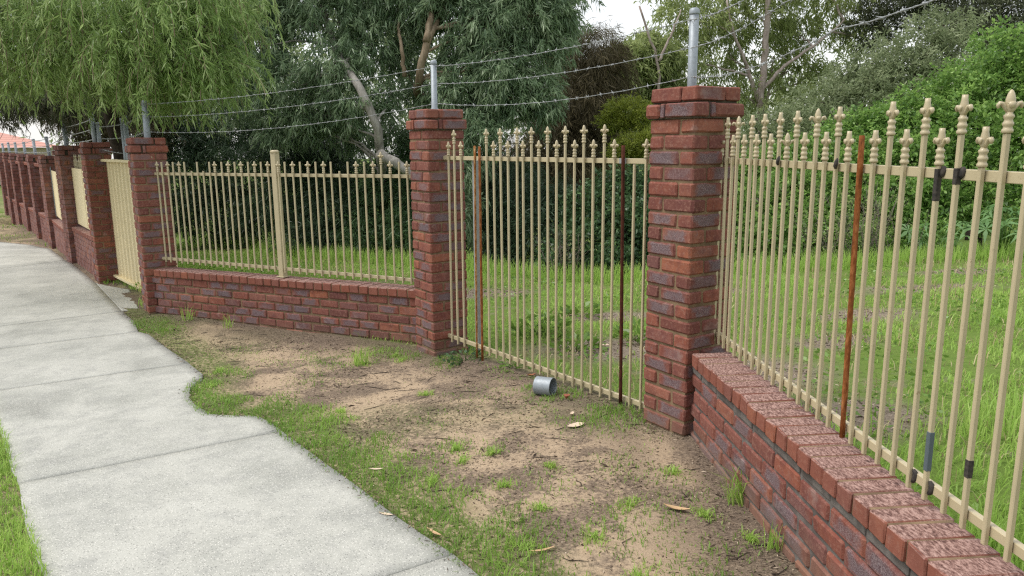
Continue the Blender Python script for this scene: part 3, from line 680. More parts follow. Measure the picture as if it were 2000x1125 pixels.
put('ribbed_sheet', mesh_np('ribbed_sheet', np.array(V), np.array(Fq), M['cream_sheet']), e)
for nm, cx, cz, sx, sz in (('stile', x0 + .02, (z0 + z1) / 2, .04, z1 - z0), ('stile', x1 - .02, (z0 + z1) / 2, .04, z1 - z0), ('top_rail', (x0 + x1) / 2, z1 - .016, x1 - x0 - .082, .036), ('bottom_rail', (x0 + x1) / 2, z0 + .018, x1 - x0 - .082, .036)):
    put(nm, box_mesh(nm, sx, .085, sz, M['cream_sheet'], .003, (cx, 0, cz)), e)
for zz in (1.20, .02): put('hinge', box_mesh('hinge', .09, .02, .035, M['cream_sheet'], .003, (x0 - .04, .01, zz)), e)
for xx, hh in ((x0 + .035, .50), (1.22, .52), (1.36, .55)): put('pipe_post', pipe_mesh(hh, .030), e, (xx, .0, z1), (0, 0, 0))

# ------------------------------------------------------------------ plain cream screens with an iron panel behind
def screen(label, a, b_, z0, z1, fin=True):
    a = np.array(a, float); b_ = np.array(b_, float); d = b_ - a; L = float(np.hypot(*d))
    e = thing('sheet_screen', label, 'sheet screen', (a[0], a[1], 0), (0, 0, math.atan2(d[1], d[0])), 'plain cream sheet screens')
    x = .02; k = 0
    while x < L - .05:
        w_ = min(1.17, L - x - .02); put('sheet', box_mesh('sheet', w_ - .006, .006, z1 - z0, M['cream_sheet'], .001, (x + w_ / 2, .11 + (k % 2) * .004, (z0 + z1) / 2)), e); x += w_; k += 1
    put('rail', box_mesh('rail', L, .022, .032, M['cream'], .002, (L / 2, .135, z1 - .04)), e); put('rail', box_mesh('rail', L, .022, .032, M['cream'], .002, (L / 2, .135, z0 + .07)), e)
    if fin:
        for i in range(int(L / .095)):
            if i % 13 == 5: continue
            o = put('bar', bar_mesh(z1 - z0 + (.14 if i % 2 else .05), .0175, M['cream']), e, (.04 + i * .095, .16, z0 - .02)); put('spear_head', SPEAR, o, (0, 0, z1 - z0 + (.14 if i % 2 else .05)))
    else:
        put('bar', bar_mesh(z1 - z0 + .1, .0175, M['galv']), e, (.04, .10, z0 - .02), (0, -.03, 0))
screen('plain cream sheet screen with spear heads showing above, beside the ribbed gate', (-7.855, 13.31), (-6.33, 11.27), .35, 1.335)
screen('plain cream sheet screen without spear heads, farther along the fence', (-10.37, 16.85), (-8.09, 13.57), .18, 1.19, False)

# ------------------------------------------------------------------ barbed wire
def wire(label, pts, r=.0014, sag=0.0, barb=.11, group='barbed wire strands'):
    P = []
    for a, c in zip(pts[:-1], pts[1:]):
        a = np.array(a, float); c = np.array(c, float); n = max(3, int(np.linalg.norm(c - a) / .10)); s_ = sag * min(1, np.linalg.norm(c - a) / 3.5)
        for t in np.linspace(0, 1, n, endpoint=False): p = a + (c - a) * t; p[2] -= 4 * s_ * t * (1 - t); P.append(p)
    P.append(np.array(pts[-1], float)); P = np.array(P); P[:, 2] += np.sin(np.arange(len(P)) * 1.7) * .0012
    # two strands twisted together
    e = thing('barbed_wire', label, 'barbed wire', (0, 0, 0), (0, 0, 0), group)
    d = np.r_[0, np.cumsum(np.linalg.norm(np.diff(P, axis=0), axis=1))]; m = int(d[-1] / .022) + 2; t = np.linspace(0, d[-1], m); Q = np.stack([np.interp(t, d, P[:, k]) for k in range(3)], -1)
    off = np.stack([np.cos(t * 95) * .3, np.cos(t * 95) * .3, np.sin(t * 95)], -1) * r * .85
    e.data if False else None
    put('strand', tubes_mesh('strand', [(Q + off, r, 4), (Q - off, r, 4)], M['wire']), e)
    bl = []; s = .05
    while s < d[-1]:
        c = np.array([np.interp(s, d, P[:, k]) for k in range(3)])
        for _ in range(2):
            v = np.array([jit(1), jit(1), jit(1)]); v /= np.linalg.norm(v) + 1e-9; bl.append(([c - v * .017, c, c + v * .017], [.0009, .0024, .0009], 4))
        bl.append(([c - np.array([.006, 0, 0]), c + np.array([.006, 0, .0])], .0042, 5)); s += barb * random.uniform(.85, 1.15)
    stuff(put('barbs', tubes_mesh('barbs', bl, M['wire']), e))
wire('top strand of barbed wire, strung between the pipes above the iron panels', [(1.02, 1.2, 2.36), (1.0, 3.25, 2.275), (.993, 4.30, 2.342), (-.633, 6.52, 2.328), (-4.09, 8.56, 2.15)], sag=.05)
wire('middle strand of barbed wire, strung between the pipes above the iron panels', [(1.03, 1.3, 2.25), (1.015, 2.9, 2.185), (.998, 4.30, 2.194), (-.633, 6.52, 2.187), (-4.09, 8.56, 2.012)], sag=.06)
wire('lowest strand of barbed wire, sagging over the panel with missing spear heads', [(1.0, 1.2, 2.06), (1.005, 2.4, 2.02), (1.003, 4.30, 2.040), (-.633, 6.52, 2.024), (-4.09, 8.56, 1.85)], sag=.085)
def gp(s, z): p = ga + gd / GL * s; return (p[0], p[1], z)
wire('short upper barbed wire over the ribbed gate', [(-4.1, 8.57, 2.05), gp(1.30, 1.99), gp(-.165, 1.98)], .0022, .03, .07)
wire('short middle barbed wire over the ribbed gate', [(-4.1, 8.57, 1.85), gp(1.30, 1.81), gp(-.165, 1.81)], .0022, .02, .07)
wire('short lowest barbed wire over the ribbed gate', [gp(1.30, 1.60), gp(-.165, 1.66)], .0022, .03, .07)
far = [(-6.12, 11.2), (-7.87, 13.5), (-10.38, 17.0), (-11.79, 18.75), (-13.05, 20.33), (-14.42, 22.07), (-15.6, 23.57), (-16.86, 25.17)]
for lab, zs in (('top strand of fence wire along the pillars beyond the gate', (2.09, 2.04, 1.87, 1.86, 1.80, 1.80, 1.8, 1.8)), ('middle strand of fence wire along the pillars beyond the gate', (1.95, 1.90, 1.72, 1.72, 1.70, 1.70, 1.7, 1.7)), ('lowest strand of fence wire along the pillars beyond the gate', (1.80, 1.77, 1.58, 1.58, 1.58, 1.59, 1.59, 1.59))):
    wire(lab, [(x, y, z) for (x, y), z in zip(far, zs)], .0045, .02, .3, 'fence wire beyond the gate')

# ------------------------------------------------------------------ house roof glimpsed beyond the far end of the fence
e = thing('distant_house', 'distant house with a low pink roof beyond the far end of the fence', 'house', (-38.2, 50, -.6))
put('wall', box_mesh('wall', 11.4, 8, 2.3, M['farwall'], 0, (0, 0, 1.15)), e)
V = np.array([(-6.2, -4.6, 2.32), (6.2, -4.6, 2.32), (6.2, 4.6, 2.32), (-6.2, 4.6, 2.32), (-3.2, 0, 3.35), (4.6, 0, 3.35)])
put('roof', mesh_np('roof', V, [np.array([(0, 1, 5, 4), (2, 3, 4, 5)]), np.array([(1, 2, 5), (3, 0, 4)])], M['roof']), e)
put('gutter', box_mesh('gutter', 12.5, .14, .16, M['farwall'], .0, (0, -4.68, 2.26)), e)
for xx in (-2.5, 1.5, 4.0): put('window', box_mesh('window', 1.4, .08, 1.0, M['farglass'], 0, (xx, -4.02, 1.4)), e)
# ------------------------------------------------------------------ leaves, crowns, trees
def unit(v): return v / (np.linalg.norm(v, axis=-1, keepdims=True) + 1e-9)
def leaf_quads(base, d, L, W, rng, fold=.25, curve=.0):
    """one bent diamond of four corners per leaf"""
    n = len(base); d = unit(d); r = rng.normal(size=(n, 3)); s = unit(np.cross(d, r)); nn = np.cross(s, d)
    L = np.broadcast_to(L, (n,))[:, None]; W = np.broadcast_to(W, (n,))[:, None]
    mid = base + d * L * .42 + nn * W * fold
    tip = base + d * L - nn * L * curve + np.array([0, 0, -1.]) * L * .10
    V = np.stack([base, mid + s * W * .5, tip, mid - s * W * .5], 1).reshape(-1, 3)
    return V, np.arange(n * 4).reshape(n, 4)
def lobe_points(lobes, n, rng, shell=.45):
    lo = np.array(lobes, float); a = (lo[:, 3] * lo[:, 4] + lo[:, 4] * lo[:, 5] + lo[:, 3] * lo[:, 5]); k = rng.choice(len(lo), n, p=a / a.sum())
    u = unit(rng.normal(size=(n, 3))); r = rng.uniform(shell ** 3, 1, n) ** (1 / 3); r = np.where(rng.random(n) < .14, r * (1 + .32 * rng.random(n)), r)
    return lo[k, :3] + u * r[:, None] * lo[k, 3:6], u, k
def crown_mesh(name, lobes, mat, seed, clusters, per, L, W, sig, droop=.9, out=.5, rand=.45, shell=.45, upright=0, tint_spread=.22, sprays=True):
    rng = np.random.default_rng(seed); c, u, k = lobe_points(lobes, clusters, rng, shell)
    n = clusters * per; ci = np.repeat(np.arange(clusters), per)
    off = rng.normal(size=(n, 3)) * sig
    if sprays:      # leaves strung along a short drooping twig in every cluster
        ax = unit(u * out + np.array([0, 0, -droop + upright]) * .6 + rng.normal(size=(clusters, 3)) * .5); t = rng.uniform(-1, 1, n)
        off = off * .28 + ax[ci] * (t * sig * 2.0)[:, None]
    base = c[ci] + off
    d = u[ci] * out + np.array([0, 0, upright - droop]) + rng.normal(size=(n, 3)) * rand
    V, F = leaf_quads(base, d, L * rng.uniform(.65, 1.2, n), W * rng.uniform(.7, 1.25, n), rng)
    ct = rng.normal(.5, tint_spread, clusters)          # tone differs from spray to spray, and from leaf to leaf
    tint = np.clip(ct[ci] + rng.normal(0, .16, n), 0, 1)
    return mesh_np(name, V, F, M[mat], np.repeat(tint, 4))
def wobble(P, a, rng):
    P = np.array(P, float); m = max(8, len(P) * 5); d = np.r_[0, np.cumsum(np.linalg.norm(np.diff(P, axis=0), axis=1))]; t = np.linspace(0, d[-1], m)
    # smooth polyline
    Q = np.stack([np.interp(t, d, P[:, k]) for k in range(3)], -1); K = np.array([1, 2, 3, 2, 1]) / 9
    Q2 = np.stack([np.convolve(np.pad(Q[:, k], 2, mode='edge'), K, 'valid') for k in range(3)], -1); Q2[0] = Q[0]; Q2[-1] = Q[-1]
    w_ = rng.normal(size=(m, 3)) * a; w_[0] = 0; return Q2 + w_
def limbs_mesh(name, main, lobes, mat, seed, r0=.09, twigs=3, r_l=.03, subs=4):
    """main: list of (points, r0, r1) trunk and big limbs; then one limb to every lobe from the nearest main point"""
    rng = np.random.default_rng(seed); lst = []; allp = []
    for P, ra, rb in main:
        Q = wobble(P, .012, rng); lst.append((Q, np.linspace(ra, rb, len(Q)), 9)); allp.append(Q)
    A = np.concatenate(allp)
    for l in lobes:
        c = np.array(l[:3]); cand = A[A[:, 2] < c[2] + .1] if (A[:, 2] < c[2] + .1).any() else A
        s = cand[np.argmin(np.linalg.norm(cand - c, axis=1) + .6 * np.abs(c[2] - cand[:, 2] - .5))]
        mid = (s + c) / 2 + np.array([0, 0, .12]) + rng.normal(size=3) * .08
        t = np.linspace(0, 1, 9)[:, None]; Q = (1 - t) ** 2 * s + 2 * t * (1 - t) * mid + t ** 2 * c; Q[1:-1] += rng.normal(size=(7, 3)) * .015
        lst.append((Q, np.linspace(r_l, r_l * .35, 9), 6))
        for _ in range(subs):
            e = c + unit(rng.normal(size=3)) * np.array(l[3:6]) * .9; t = np.linspace(0, 1, 5)[:, None]; b0 = Q[rng.integers(4, 9)]
            q = b0 + (e - b0) * t + np.array([0, 0, .06]) * t * (1 - t); q[1:-1] += rng.normal(size=(3, 3)) * .02; lst.append((q, np.linspace(r_l * .35, .003, 5), 4))
    return tubes_mesh(name, lst, M[mat])
def tree(name, label, cat, lobes, main, bark, crown_kw, group=None, lkw=None):
    bx, by_ = (main[0][0][0][0], main[0][0][0][1]) if main else (lobes[0][0], lobes[0][1])
    z = float(gz(bx, by_)) - .05; e = thing(name, label, cat, (bx, by_, z), group=group); inv = Matrix.Translation((-bx, -by_, -z))
    if main:
        P = list(main[0][0]); 
        if P[0][2] > z: P = [(P[0][0], P[0][1], z - .1)] + P
        main = [(P, main[0][1], main[0][2])] + list(main[1:])
        me = limbs_mesh('trunk', main, lobes, bark, 3, **(lkw or {})); me.transform(inv); put('trunk', me, e)
    for i, kw in enumerate(crown_kw):
        kw = dict(kw); lo = kw.pop('lobes', lobes); me = crown_mesh('crown', lo, **kw); me.transform(inv); put('crown', me, e)
    return e
E1 = [(-4.45, 13.8, 3.38, 0.59, 0.59, 0.59), (-3.93, 13.6, 2.74, 0.57, 0.52, 0.48), (-4.78, 14.0, 4.06, 0.91, 0.75, 0.6), (-4.21, 14.2, 4.09, 0.6, 0.53, 0.45), (-3.11, 13.8, 3.84, 0.77, 0.67, 0.58), (-3.01, 13.2, 3.0, 0.57, 0.51, 0.46), (-2.65, 13.0, 2.39, 0.49, 0.45, 0.4), (-3.51, 13.6, 2.3, 0.57, 0.5, 0.42), (-2.37, 13.6, 3.42, 0.56, 0.56, 0.56), (-4.1, 14.0, 2.05, 0.59, 0.51, 0.44), (-3.17, 13.6, 1.9, 0.47, 0.4, 0.33), (-4.96, 14.2, 2.75, 0.61, 0.61, 0.61), (-3.56, 14.0, 4.73, 1.29, 0.99, 0.69), (-2.45, 13.8, 4.51, 0.86, 0.72, 0.58), (-2.15, 13.4, 2.49, 0.27, 0.32, 0.37), (-2.78, 13.9, 1.8, 0.33, 0.31, 0.29)]
E2 = [(-1.75, 13.8, 4.0, 0.66, 0.57, 0.47), (-1.92, 14.2, 3.27, 0.48, 0.44, 0.39), (-1.02, 13.6, 3.96, 0.65, 0.6, 0.56), (-0.39, 13.3, 3.57, 0.72, 0.63, 0.54), (0.31, 13.4, 3.83, 0.82, 0.68, 0.55), (0.56, 13.2, 3.26, 0.49, 0.47, 0.45), (-0.14, 13.0, 2.87, 0.61, 0.55, 0.48), (-0.85, 13.4, 3.08, 0.45, 0.45, 0.45), (-0.94, 13.2, 2.47, 0.53, 0.47, 0.4), (0.12, 13.0, 2.45, 0.48, 0.44, 0.39), (0.55, 13.0, 2.45, 0.31, 0.37, 0.44), (-0.53, 12.8, 1.9, 0.39, 0.37, 0.34), (-1.53, 13.8, 2.51, 0.37, 0.37, 0.37), (-0.82, 12.4, 1.28, 0.29, 0.35, 0.42), (-0.71, 12.3, 0.45, 0.18, 0.3, 0.42), (-0.32, 13.2, 2.3, 0.44, 0.4, 0.36), (-1.02, 13.8, 4.67, 1.14, 0.86, 0.57), (0.4, 13.6, 4.53, 1.12, 0.84, 0.56), (0.88, 13.5, 3.76, 0.35, 0.36, 0.37), (-2.16, 14.2, 1.89, 0.34, 0.34, 0.34), (-0.58, 12.8, 1.52, 0.26, 0.26, 0.26)]
CAS = [(1.73, 17.0, 3.54, 0.81, 0.75, 0.69), (1.47, 16.6, 2.54, 0.84, 0.76, 0.67), (1.9, 16.4, 1.78, 0.72, 0.64, 0.55), (1.02, 16.4, 1.79, 0.66, 0.66, 0.66), (0.56, 16.0, 1.04, 0.65, 0.59, 0.54), (1.43, 16.0, 1.04, 0.65, 0.59, 0.54), (2.07, 17.0, 3.0, 0.63, 0.66, 0.69), (0.02, 16.0, 1.16, 0.65, 0.65, 0.65)]
GUM = [(4.8, 21.0, 4.88, 1.02, 0.88, 0.73), (5.54, 21.5, 5.08, 1.21, 0.98, 0.75), (3.71, 20.5, 3.78, 0.84, 0.77, 0.7), (4.77, 21.0, 3.82, 0.87, 0.8, 0.73), (6.15, 22.0, 4.05, 1.08, 1.0, 0.93), (6.97, 22.0, 5.01, 1.25, 1.02, 0.78), (8.14, 22.0, 4.59, 0.95, 0.81, 0.67), (7.92, 22.0, 3.62, 0.95, 0.87, 0.79), (9.47, 22.5, 5.21, 0.99, 0.79, 0.58), (6.49, 21.5, 2.9, 0.91, 0.79, 0.68), (5.36, 21.0, 2.74, 1.02, 0.8, 0.58), (8.8, 22.0, 3.47, 0.8, 0.72, 0.64), (4.14, 20.5, 2.72, 0.84, 0.7, 0.56), (3.09, 20.0, 3.61, 0.55, 0.58, 0.61), (10.49, 23.0, 4.56, 0.85, 0.77, 0.68), (6.05, 22.0, 6.24, 2.5, 1.72, 0.94), (8.61, 22.0, 6.22, 2.26, 1.62, 0.97), (7.9, 21.0, 2.44, 0.75, 0.68, 0.6)]
GREY = [(8.14, 18.5, 3.06, 0.68, 0.58, 0.48), (8.85, 18.5, 3.47, 0.83, 0.68, 0.53), (9.67, 18.5, 3.81, 0.85, 0.72, 0.59), (10.36, 18.5, 4.21, 0.72, 0.65, 0.57), (7.24, 18.0, 2.57, 0.78, 0.65, 0.52), (8.43, 18.0, 2.67, 0.94, 0.77, 0.6), (6.48, 17.5, 2.09, 0.75, 0.63, 0.5), (7.54, 17.5, 2.08, 0.77, 0.64, 0.51), (9.36, 18.0, 3.01, 0.96, 0.82, 0.68), (10.27, 18.0, 3.46, 0.7, 0.7, 0.7), (5.67, 17.5, 1.87, 0.74, 0.59, 0.43)]
OLV = [(10.67, 22.0, 5.39, 1.0, 0.87, 0.75), (10.14, 22.0, 4.85, 0.82, 0.74, 0.66), (12.21, 20.0, 4.78, 1.11, 0.95, 0.79), (12.96, 20.0, 5.02, 0.97, 0.97, 0.97), (11.6, 20.0, 4.29, 0.78, 0.7, 0.63), (12.05, 19.0, 3.91, 0.76, 0.68, 0.61), (11.52, 22.0, 5.52, 1.01, 0.84, 0.68), (11.9, 21.0, 5.85, 1.97, 1.4, 0.82)]
WAT1 = [(2.07, 13.6, 2.19, 0.43, 0.33, 0.24), (1.83, 13.5, 2.07, 0.24, 0.22, 0.2), (2.27, 13.4, 2.06, 0.22, 0.21, 0.2)]
WAT2 = [(2.17, 13.0, 1.63, 0.41, 0.31, 0.21), (1.91, 13.0, 1.5, 0.26, 0.21, 0.16), (2.43, 13.0, 1.71, 0.22, 0.21, 0.2)]
B1 = [(8.65, 13.6, 3.11, 0.65, 0.6, 0.54), (8.04, 13.4, 2.58, 0.74, 0.63, 0.53), (8.69, 13.2, 2.39, 0.74, 0.69, 0.64), (7.4, 13.3, 2.19, 0.72, 0.59, 0.46), (7.76, 12.8, 1.79, 0.8, 0.7, 0.6), (8.31, 12.4, 1.45, 0.7, 0.7, 0.7), (7.17, 12.6, 1.46, 0.58, 0.54, 0.49), (7.98, 12.0, 0.65, 0.58, 0.58, 0.58), (7.51, 12.2, 0.72, 0.48, 0.48, 0.48), (9.16, 13.0, 2.7, 0.75, 0.8, 0.86), (9.14, 12.5, 1.44, 0.73, 0.83, 0.94)]
B2 = [(6.85, 13.4, 1.98, 0.61, 0.51, 0.4), (6.33, 13.4, 1.76, 0.6, 0.5, 0.4), (5.88, 13.6, 1.68, 0.55, 0.45, 0.35), (6.6, 12.8, 1.37, 0.68, 0.58, 0.48), (5.92, 12.8, 1.21, 0.57, 0.52, 0.47), (5.37, 13.2, 1.38, 0.48, 0.41, 0.34), (6.18, 12.2, 0.73, 0.55, 0.51, 0.46), (6.76, 12.2, 0.81, 0.47, 0.47, 0.47), (5.56, 12.3, 0.65, 0.55, 0.5, 0.45), (6.43, 11.8, 0.23, 0.54, 0.45, 0.36)]
B3 = [(4.91, 13.4, 1.38, 0.48, 0.41, 0.34), (4.35, 13.3, 1.21, 0.47, 0.4, 0.33), (3.87, 13.2, 1.08, 0.46, 0.42, 0.37), (4.82, 12.6, 0.89, 0.54, 0.5, 0.45), (4.08, 12.4, 0.65, 0.53, 0.48, 0.44), (4.96, 12.0, 0.35, 0.53, 0.46, 0.39), (4.24, 11.8, 0.13, 0.51, 0.45, 0.38), (3.64, 12.0, 0.28, 0.42, 0.42, 0.42), (5.29, 11.6, 0.15, 0.43, 0.37, 0.3), (3.59, 11.5, -0.15, 0.33, 0.29, 0.25)]
B4 = [(1.9, 12.6, 0.91, 0.51, 0.43, 0.34), (1.26, 12.2, 0.61, 0.41, 0.39, 0.37), (1.87, 11.8, 0.4, 0.48, 0.44, 0.4), (1.05, 11.6, 0.1, 0.36, 0.36, 0.36), (1.49, 11.3, -0.1, 0.39, 0.33, 0.27), (2.48, 12.0, 0.53, 0.5, 0.5, 0.5), (2.31, 11.5, -0.05, 0.48, 0.4, 0.32), (0.73, 11.6, -0.14, 0.28, 0.26, 0.24), (3.08, 12.5, 0.82, 0.52, 0.52, 0.52), (3.02, 11.8, 0.06, 0.41, 0.41, 0.41)]
DK1 = [(-6.85, 15.5, 1.75, 0.68, 0.63, 0.57), (-6.0, 15.5, 1.95, 0.78, 0.67, 0.56), (-6.37, 15.2, 1.04, 0.78, 0.69, 0.61), (-6.76, 15.0, 0.34, 0.55, 0.55, 0.55), (-5.84, 15.0, 0.33, 0.65, 0.6, 0.54), (-5.33, 15.2, 1.13, 0.65, 0.65, 0.65), (-7.01, 15.8, 2.58, 0.7, 0.64, 0.58), (-4.99, 14.6, 0.26, 0.52, 0.52, 0.52), (-6.12, 16.0, 2.79, 0.81, 0.69, 0.58)]
DK2 = [(-4.43, 15.0, 1.53, 0.63, 0.58, 0.53), (-3.74, 14.6, 1.14, 0.71, 0.61, 0.51), (-4.31, 14.4, 0.57, 0.61, 0.56, 0.51), (-3.34, 14.0, 0.4, 0.68, 0.63, 0.58), (-3.74, 13.6, -0.03, 0.57, 0.43, 0.29), (-2.95, 14.6, 1.03, 0.6, 0.5, 0.4), (-4.93, 15.4, 1.94, 0.54, 0.49, 0.43), (-3.61, 15.0, 1.62, 0.62, 0.52, 0.41)]
DK3 = [(-2.24, 13.8, 0.69, 0.56, 0.56, 0.56), (-2.57, 13.4, 0.17, 0.55, 0.48, 0.41), (-1.78, 13.0, 0.12, 0.53, 0.49, 0.44), (-1.56, 13.6, 0.79, 0.46, 0.51, 0.55), (-2.09, 14.2, 1.24, 0.48, 0.43, 0.39), (-1.24, 13.0, 0.12, 0.44, 0.44, 0.44), (-1.51, 14.2, 1.51, 0.38, 0.43, 0.48)]
DK4 = [(-0.45, 13.4, 0.43, 0.54, 0.59, 0.63), (0.1, 13.0, 0.46, 0.53, 0.53, 0.53), (0.44, 12.4, 0.17, 0.42, 0.42, 0.42), (-0.17, 12.6, -0.11, 0.43, 0.34, 0.26), (0.02, 14.0, 0.94, 0.57, 0.52, 0.47), (-0.65, 14.0, 0.95, 0.47, 0.47, 0.47), (0.72, 13.0, 0.63, 0.44, 0.44, 0.44)]
DK5 = [(-9.03, 16.0, 2.45, 0.74, 0.61, 0.47), (-7.99, 15.5, 2.32, 0.7, 0.6, 0.49), (-7.09, 15.0, 2.15, 0.45, 0.46, 0.47), (-9.84, 16.5, 2.69, 0.65, 0.5, 0.36), (-8.46, 16.0, 2.76, 1.1, 0.79, 0.49), (-7.19, 15.5, 2.56, 0.57, 0.57, 0.57), (-8.65, 15.8, 2.08, 0.61, 0.48, 0.36), (-10.8, 17.0, 2.84, 0.81, 0.58, 0.35)]
PEP = [(-4.1, 9.0, 2.94, 0.74, 0.9, 0.54), (-3.51, 8.8, 2.96, 0.42, 0.7, 0.42), (-3.23, 8.8, 2.57, 0.25, 0.4, 0.25), (-4.58, 9.4, 3.06, 0.85, 1.0, 0.64), (-5.6, 9.8, 3.18, 0.99, 1.0, 0.61), (-3.74, 8.9, 2.53, 0.46, 0.6, 0.29), (-4.34, 9.3, 2.51, 0.55, 0.7, 0.35), (-5.27, 9.8, 2.69, 0.75, 0.9, 0.45), (-6.39, 10.2, 3.06, 0.81, 1.0, 0.65), (-7.17, 10.2, 3.19, 1.01, 1.0, 0.76), (-4.82, 9.4, 3.64, 1.59, 1.3, 0.58), (-3.47, 9.0, 3.44, 0.59, 0.8, 0.4)]
PEPIN = [(-8.05, 13.0, 2.86, 1.24, 0.8, 0.46), (-7.03, 13.0, 2.72, 1.09, 0.8, 0.45), (-5.88, 12.2, 2.61, 0.64, 0.6, 0.32), (-8.68, 13.4, 2.68, 0.97, 0.7, 0.38), (-7.81, 13.4, 2.55, 0.94, 0.6, 0.31), (-6.64, 13.0, 2.39, 0.59, 0.5, 0.25), (-8.62, 13.4, 2.42, 0.75, 0.6, 0.24), (-9.26, 13.4, 2.34, 0.66, 0.6, 0.27), (-7.98, 13.2, 2.35, 0.52, 0.5, 0.19)]
T_E1 = [(-2.47, 14.6, 0.34), (-2.31, 13.6, 1.12), (-2.22, 12.9, 1.54), (-2.18, 12.7, 1.86), (-2.29, 12.7, 2.23), (-2.5, 12.7, 2.65), (-2.87, 13.3, 3.09), (-3.23, 13.9, 3.68), (-3.34, 13.8, 4.52)]
T_E1LOG = [(-2.19, 12.7, 1.54), (-1.9, 12.6, 1.37), (-1.65, 12.6, 1.16), (-1.29, 12.8, 0.84)]
T_E2 = [(-1.75, 14.0, -0.1), (-1.73, 14.0, 1.24), (-1.7, 14.0, 2.44), (-1.54, 13.0, 2.72), (-1.4, 13.0, 3.36), (-1.25, 13.2, 3.65), (-1.22, 14.1, 4.13), (-1.05, 14.2, 4.75)]
T_E2B = [(-1.4, 13.0, 3.36), (-1.32, 13.2, 3.81), (-1.37, 14.1, 4.22), (-1.41, 14.2, 4.76)]
T_E2C = [(-1.8, 13.2, 2.82), (-1.83, 13.2, 3.32), (-1.91, 13.5, 3.78)]
T_GUM = [(6.83, 21.0, 0.93), (6.81, 21.0, 1.9), (6.86, 21.0, 3.0), (6.89, 21.0, 4.07), (6.91, 21.0, 5.12), (6.91, 21.0, 6.4)]
T_GUMB = [(6.79, 21.0, 2.73), (6.33, 20.9, 3.8), (5.92, 20.8, 4.58), (5.75, 20.8, 5.35)]
T_GUMC = [(6.81, 21.0, 3.0), (7.41, 21.0, 3.67), (8.28, 21.2, 4.21), (9.11, 21.3, 4.89)]
T_GUMD = [(7.13, 22.0, 1.92), (7.31, 21.8, 2.91), (7.39, 21.8, 4.02)]
T_SM = [(3.85, 19.6, 1.91), (3.79, 19.6, 3.19), (3.73, 19.6, 3.81), (3.42, 19.6, 4.43), (3.25, 19.6, 5.04)]
T_SMB = [(3.76, 19.6, 3.69), (4.04, 19.6, 4.3), (4.28, 19.6, 4.91)]
T_GREY = [(9.71, 18.0, 1.84), (9.68, 18.3, 3.15), (9.92, 18.4, 3.74), (10.23, 18.5, 4.33)]

def near_ground(lobes, r=.9):
    """a foot for a shrub: short stems from the ground under its lobes"""
    lo = np.array(lobes); cx, cy = lo[:, 0].mean(), lo[:, 1].mean() + .2; z = float(gz(cx, cy))
    return [([(cx, cy, z), (cx + .05, cy, z + .4), (cx, cy + .1, max(z + .8, lo[:, 2].mean()))], .06, .03)]

# two eucalypts in the middle
tree('eucalyptus_tree', 'eucalypt with a leaning pale trunk and blue-green hanging leaves behind the thick-posted panel', 'tree', E1, [(T_E1, .105, .05), (T_E1LOG, .095, .06)], 'bark_white',
     [dict(mat='euc_leaf', seed=11, clusters=1500, per=30, L=.165, W=.023, sig=.10, droop=.85, out=.5, rand=.55, shell=.35)], lkw=dict(subs=3, r_l=.026))
tree('eucalyptus_tree', 'large eucalypt with a tan forked trunk and drooping blue-green leaves behind the grey pipe', 'tree', E2, [(T_E2, .10, .05), (T_E2B, .06, .035), (T_E2C, .04, .02)], 'bark_tan',
     [dict(mat='euc_leaf', seed=12, clusters=1800, per=30, L=.165, W=.023, sig=.10, droop=.85, out=.5, rand=.55, shell=.35)], lkw=dict(subs=3, r_l=.026))
# brown she-oak
cz = [(1.5, 17.2, -1.0), (1.55, 17.2, 1.2), (1.7, 17.1, 2.6), (1.75, 17.0, 3.5)]
tree('sheoak_tree', 'dark brown feathery she-oak between the eucalypts and the pale gum', 'tree', CAS, [(cz, .13, .05)], 'bark_dark',
     [dict(mat='brown_leaf', seed=13, clusters=1500, per=34, L=.26, W=.011, sig=.15, droop=.75, out=.5, rand=.4, shell=.2)])
# pale gum on the right, and a slighter one beside it
gl_ = [l for l in GUM]
tree('gum_tree', 'tall pale gum with a pinkish trunk and thin yellow-green crown rising behind the spiked panel', 'tree', [l for l in GUM if l[0] > 4.6], [(T_GUM, .14, .06), (T_GUMB, .065, .025), (T_GUMC, .06, .02), (T_GUMD, .05, .02)], 'bark_pink',
     [dict(mat='gum_leaf', seed=14, clusters=1050, per=26, L=.20, W=.040, sig=.17, droop=.8, out=.4, rand=.6, shell=.2)], lkw=dict(r_l=.035, subs=5))
tree('gum_tree', 'slender pale gum with thin white branches above the yellow-green bushes', 'tree', [l for l in GUM if l[0] <= 4.6], [(T_SM, .07, .025), (T_SMB, .04, .015)], 'bark_pink',
     [dict(mat='gum_leaf', seed=15, clusters=950, per=26, L=.19, W=.038, sig=.16, droop=.8, out=.4, rand=.6, shell=.2)], lkw=dict(r_l=.028, subs=5))
tree('wattle_tree', 'hazy grey-green wattle with dark bare branches above the bright shrub', 'tree', GREY, [(T_GREY, .10, .05)], 'bark_dark',
     [dict(mat='grey_leaf', seed=16, clusters=800, per=28, L=.14, W=.034, sig=.15, droop=.1, out=.6, rand=.8, shell=.3)], lkw=dict(r_l=.045, subs=5))
tree('olive_tree', 'dark olive tree rising behind the grey-green wattle at the top right', 'tree', OLV, [([(13.0, 21, -.3), (13.0, 21, 3), (12.6, 21, 5.0)], .16, .06)], 'bark_dark',
     [dict(mat='olive_leaf', seed=17, clusters=1100, per=30, L=.13, W=.028, sig=.17, droop=.4, out=.5, rand=.7, shell=.3)])
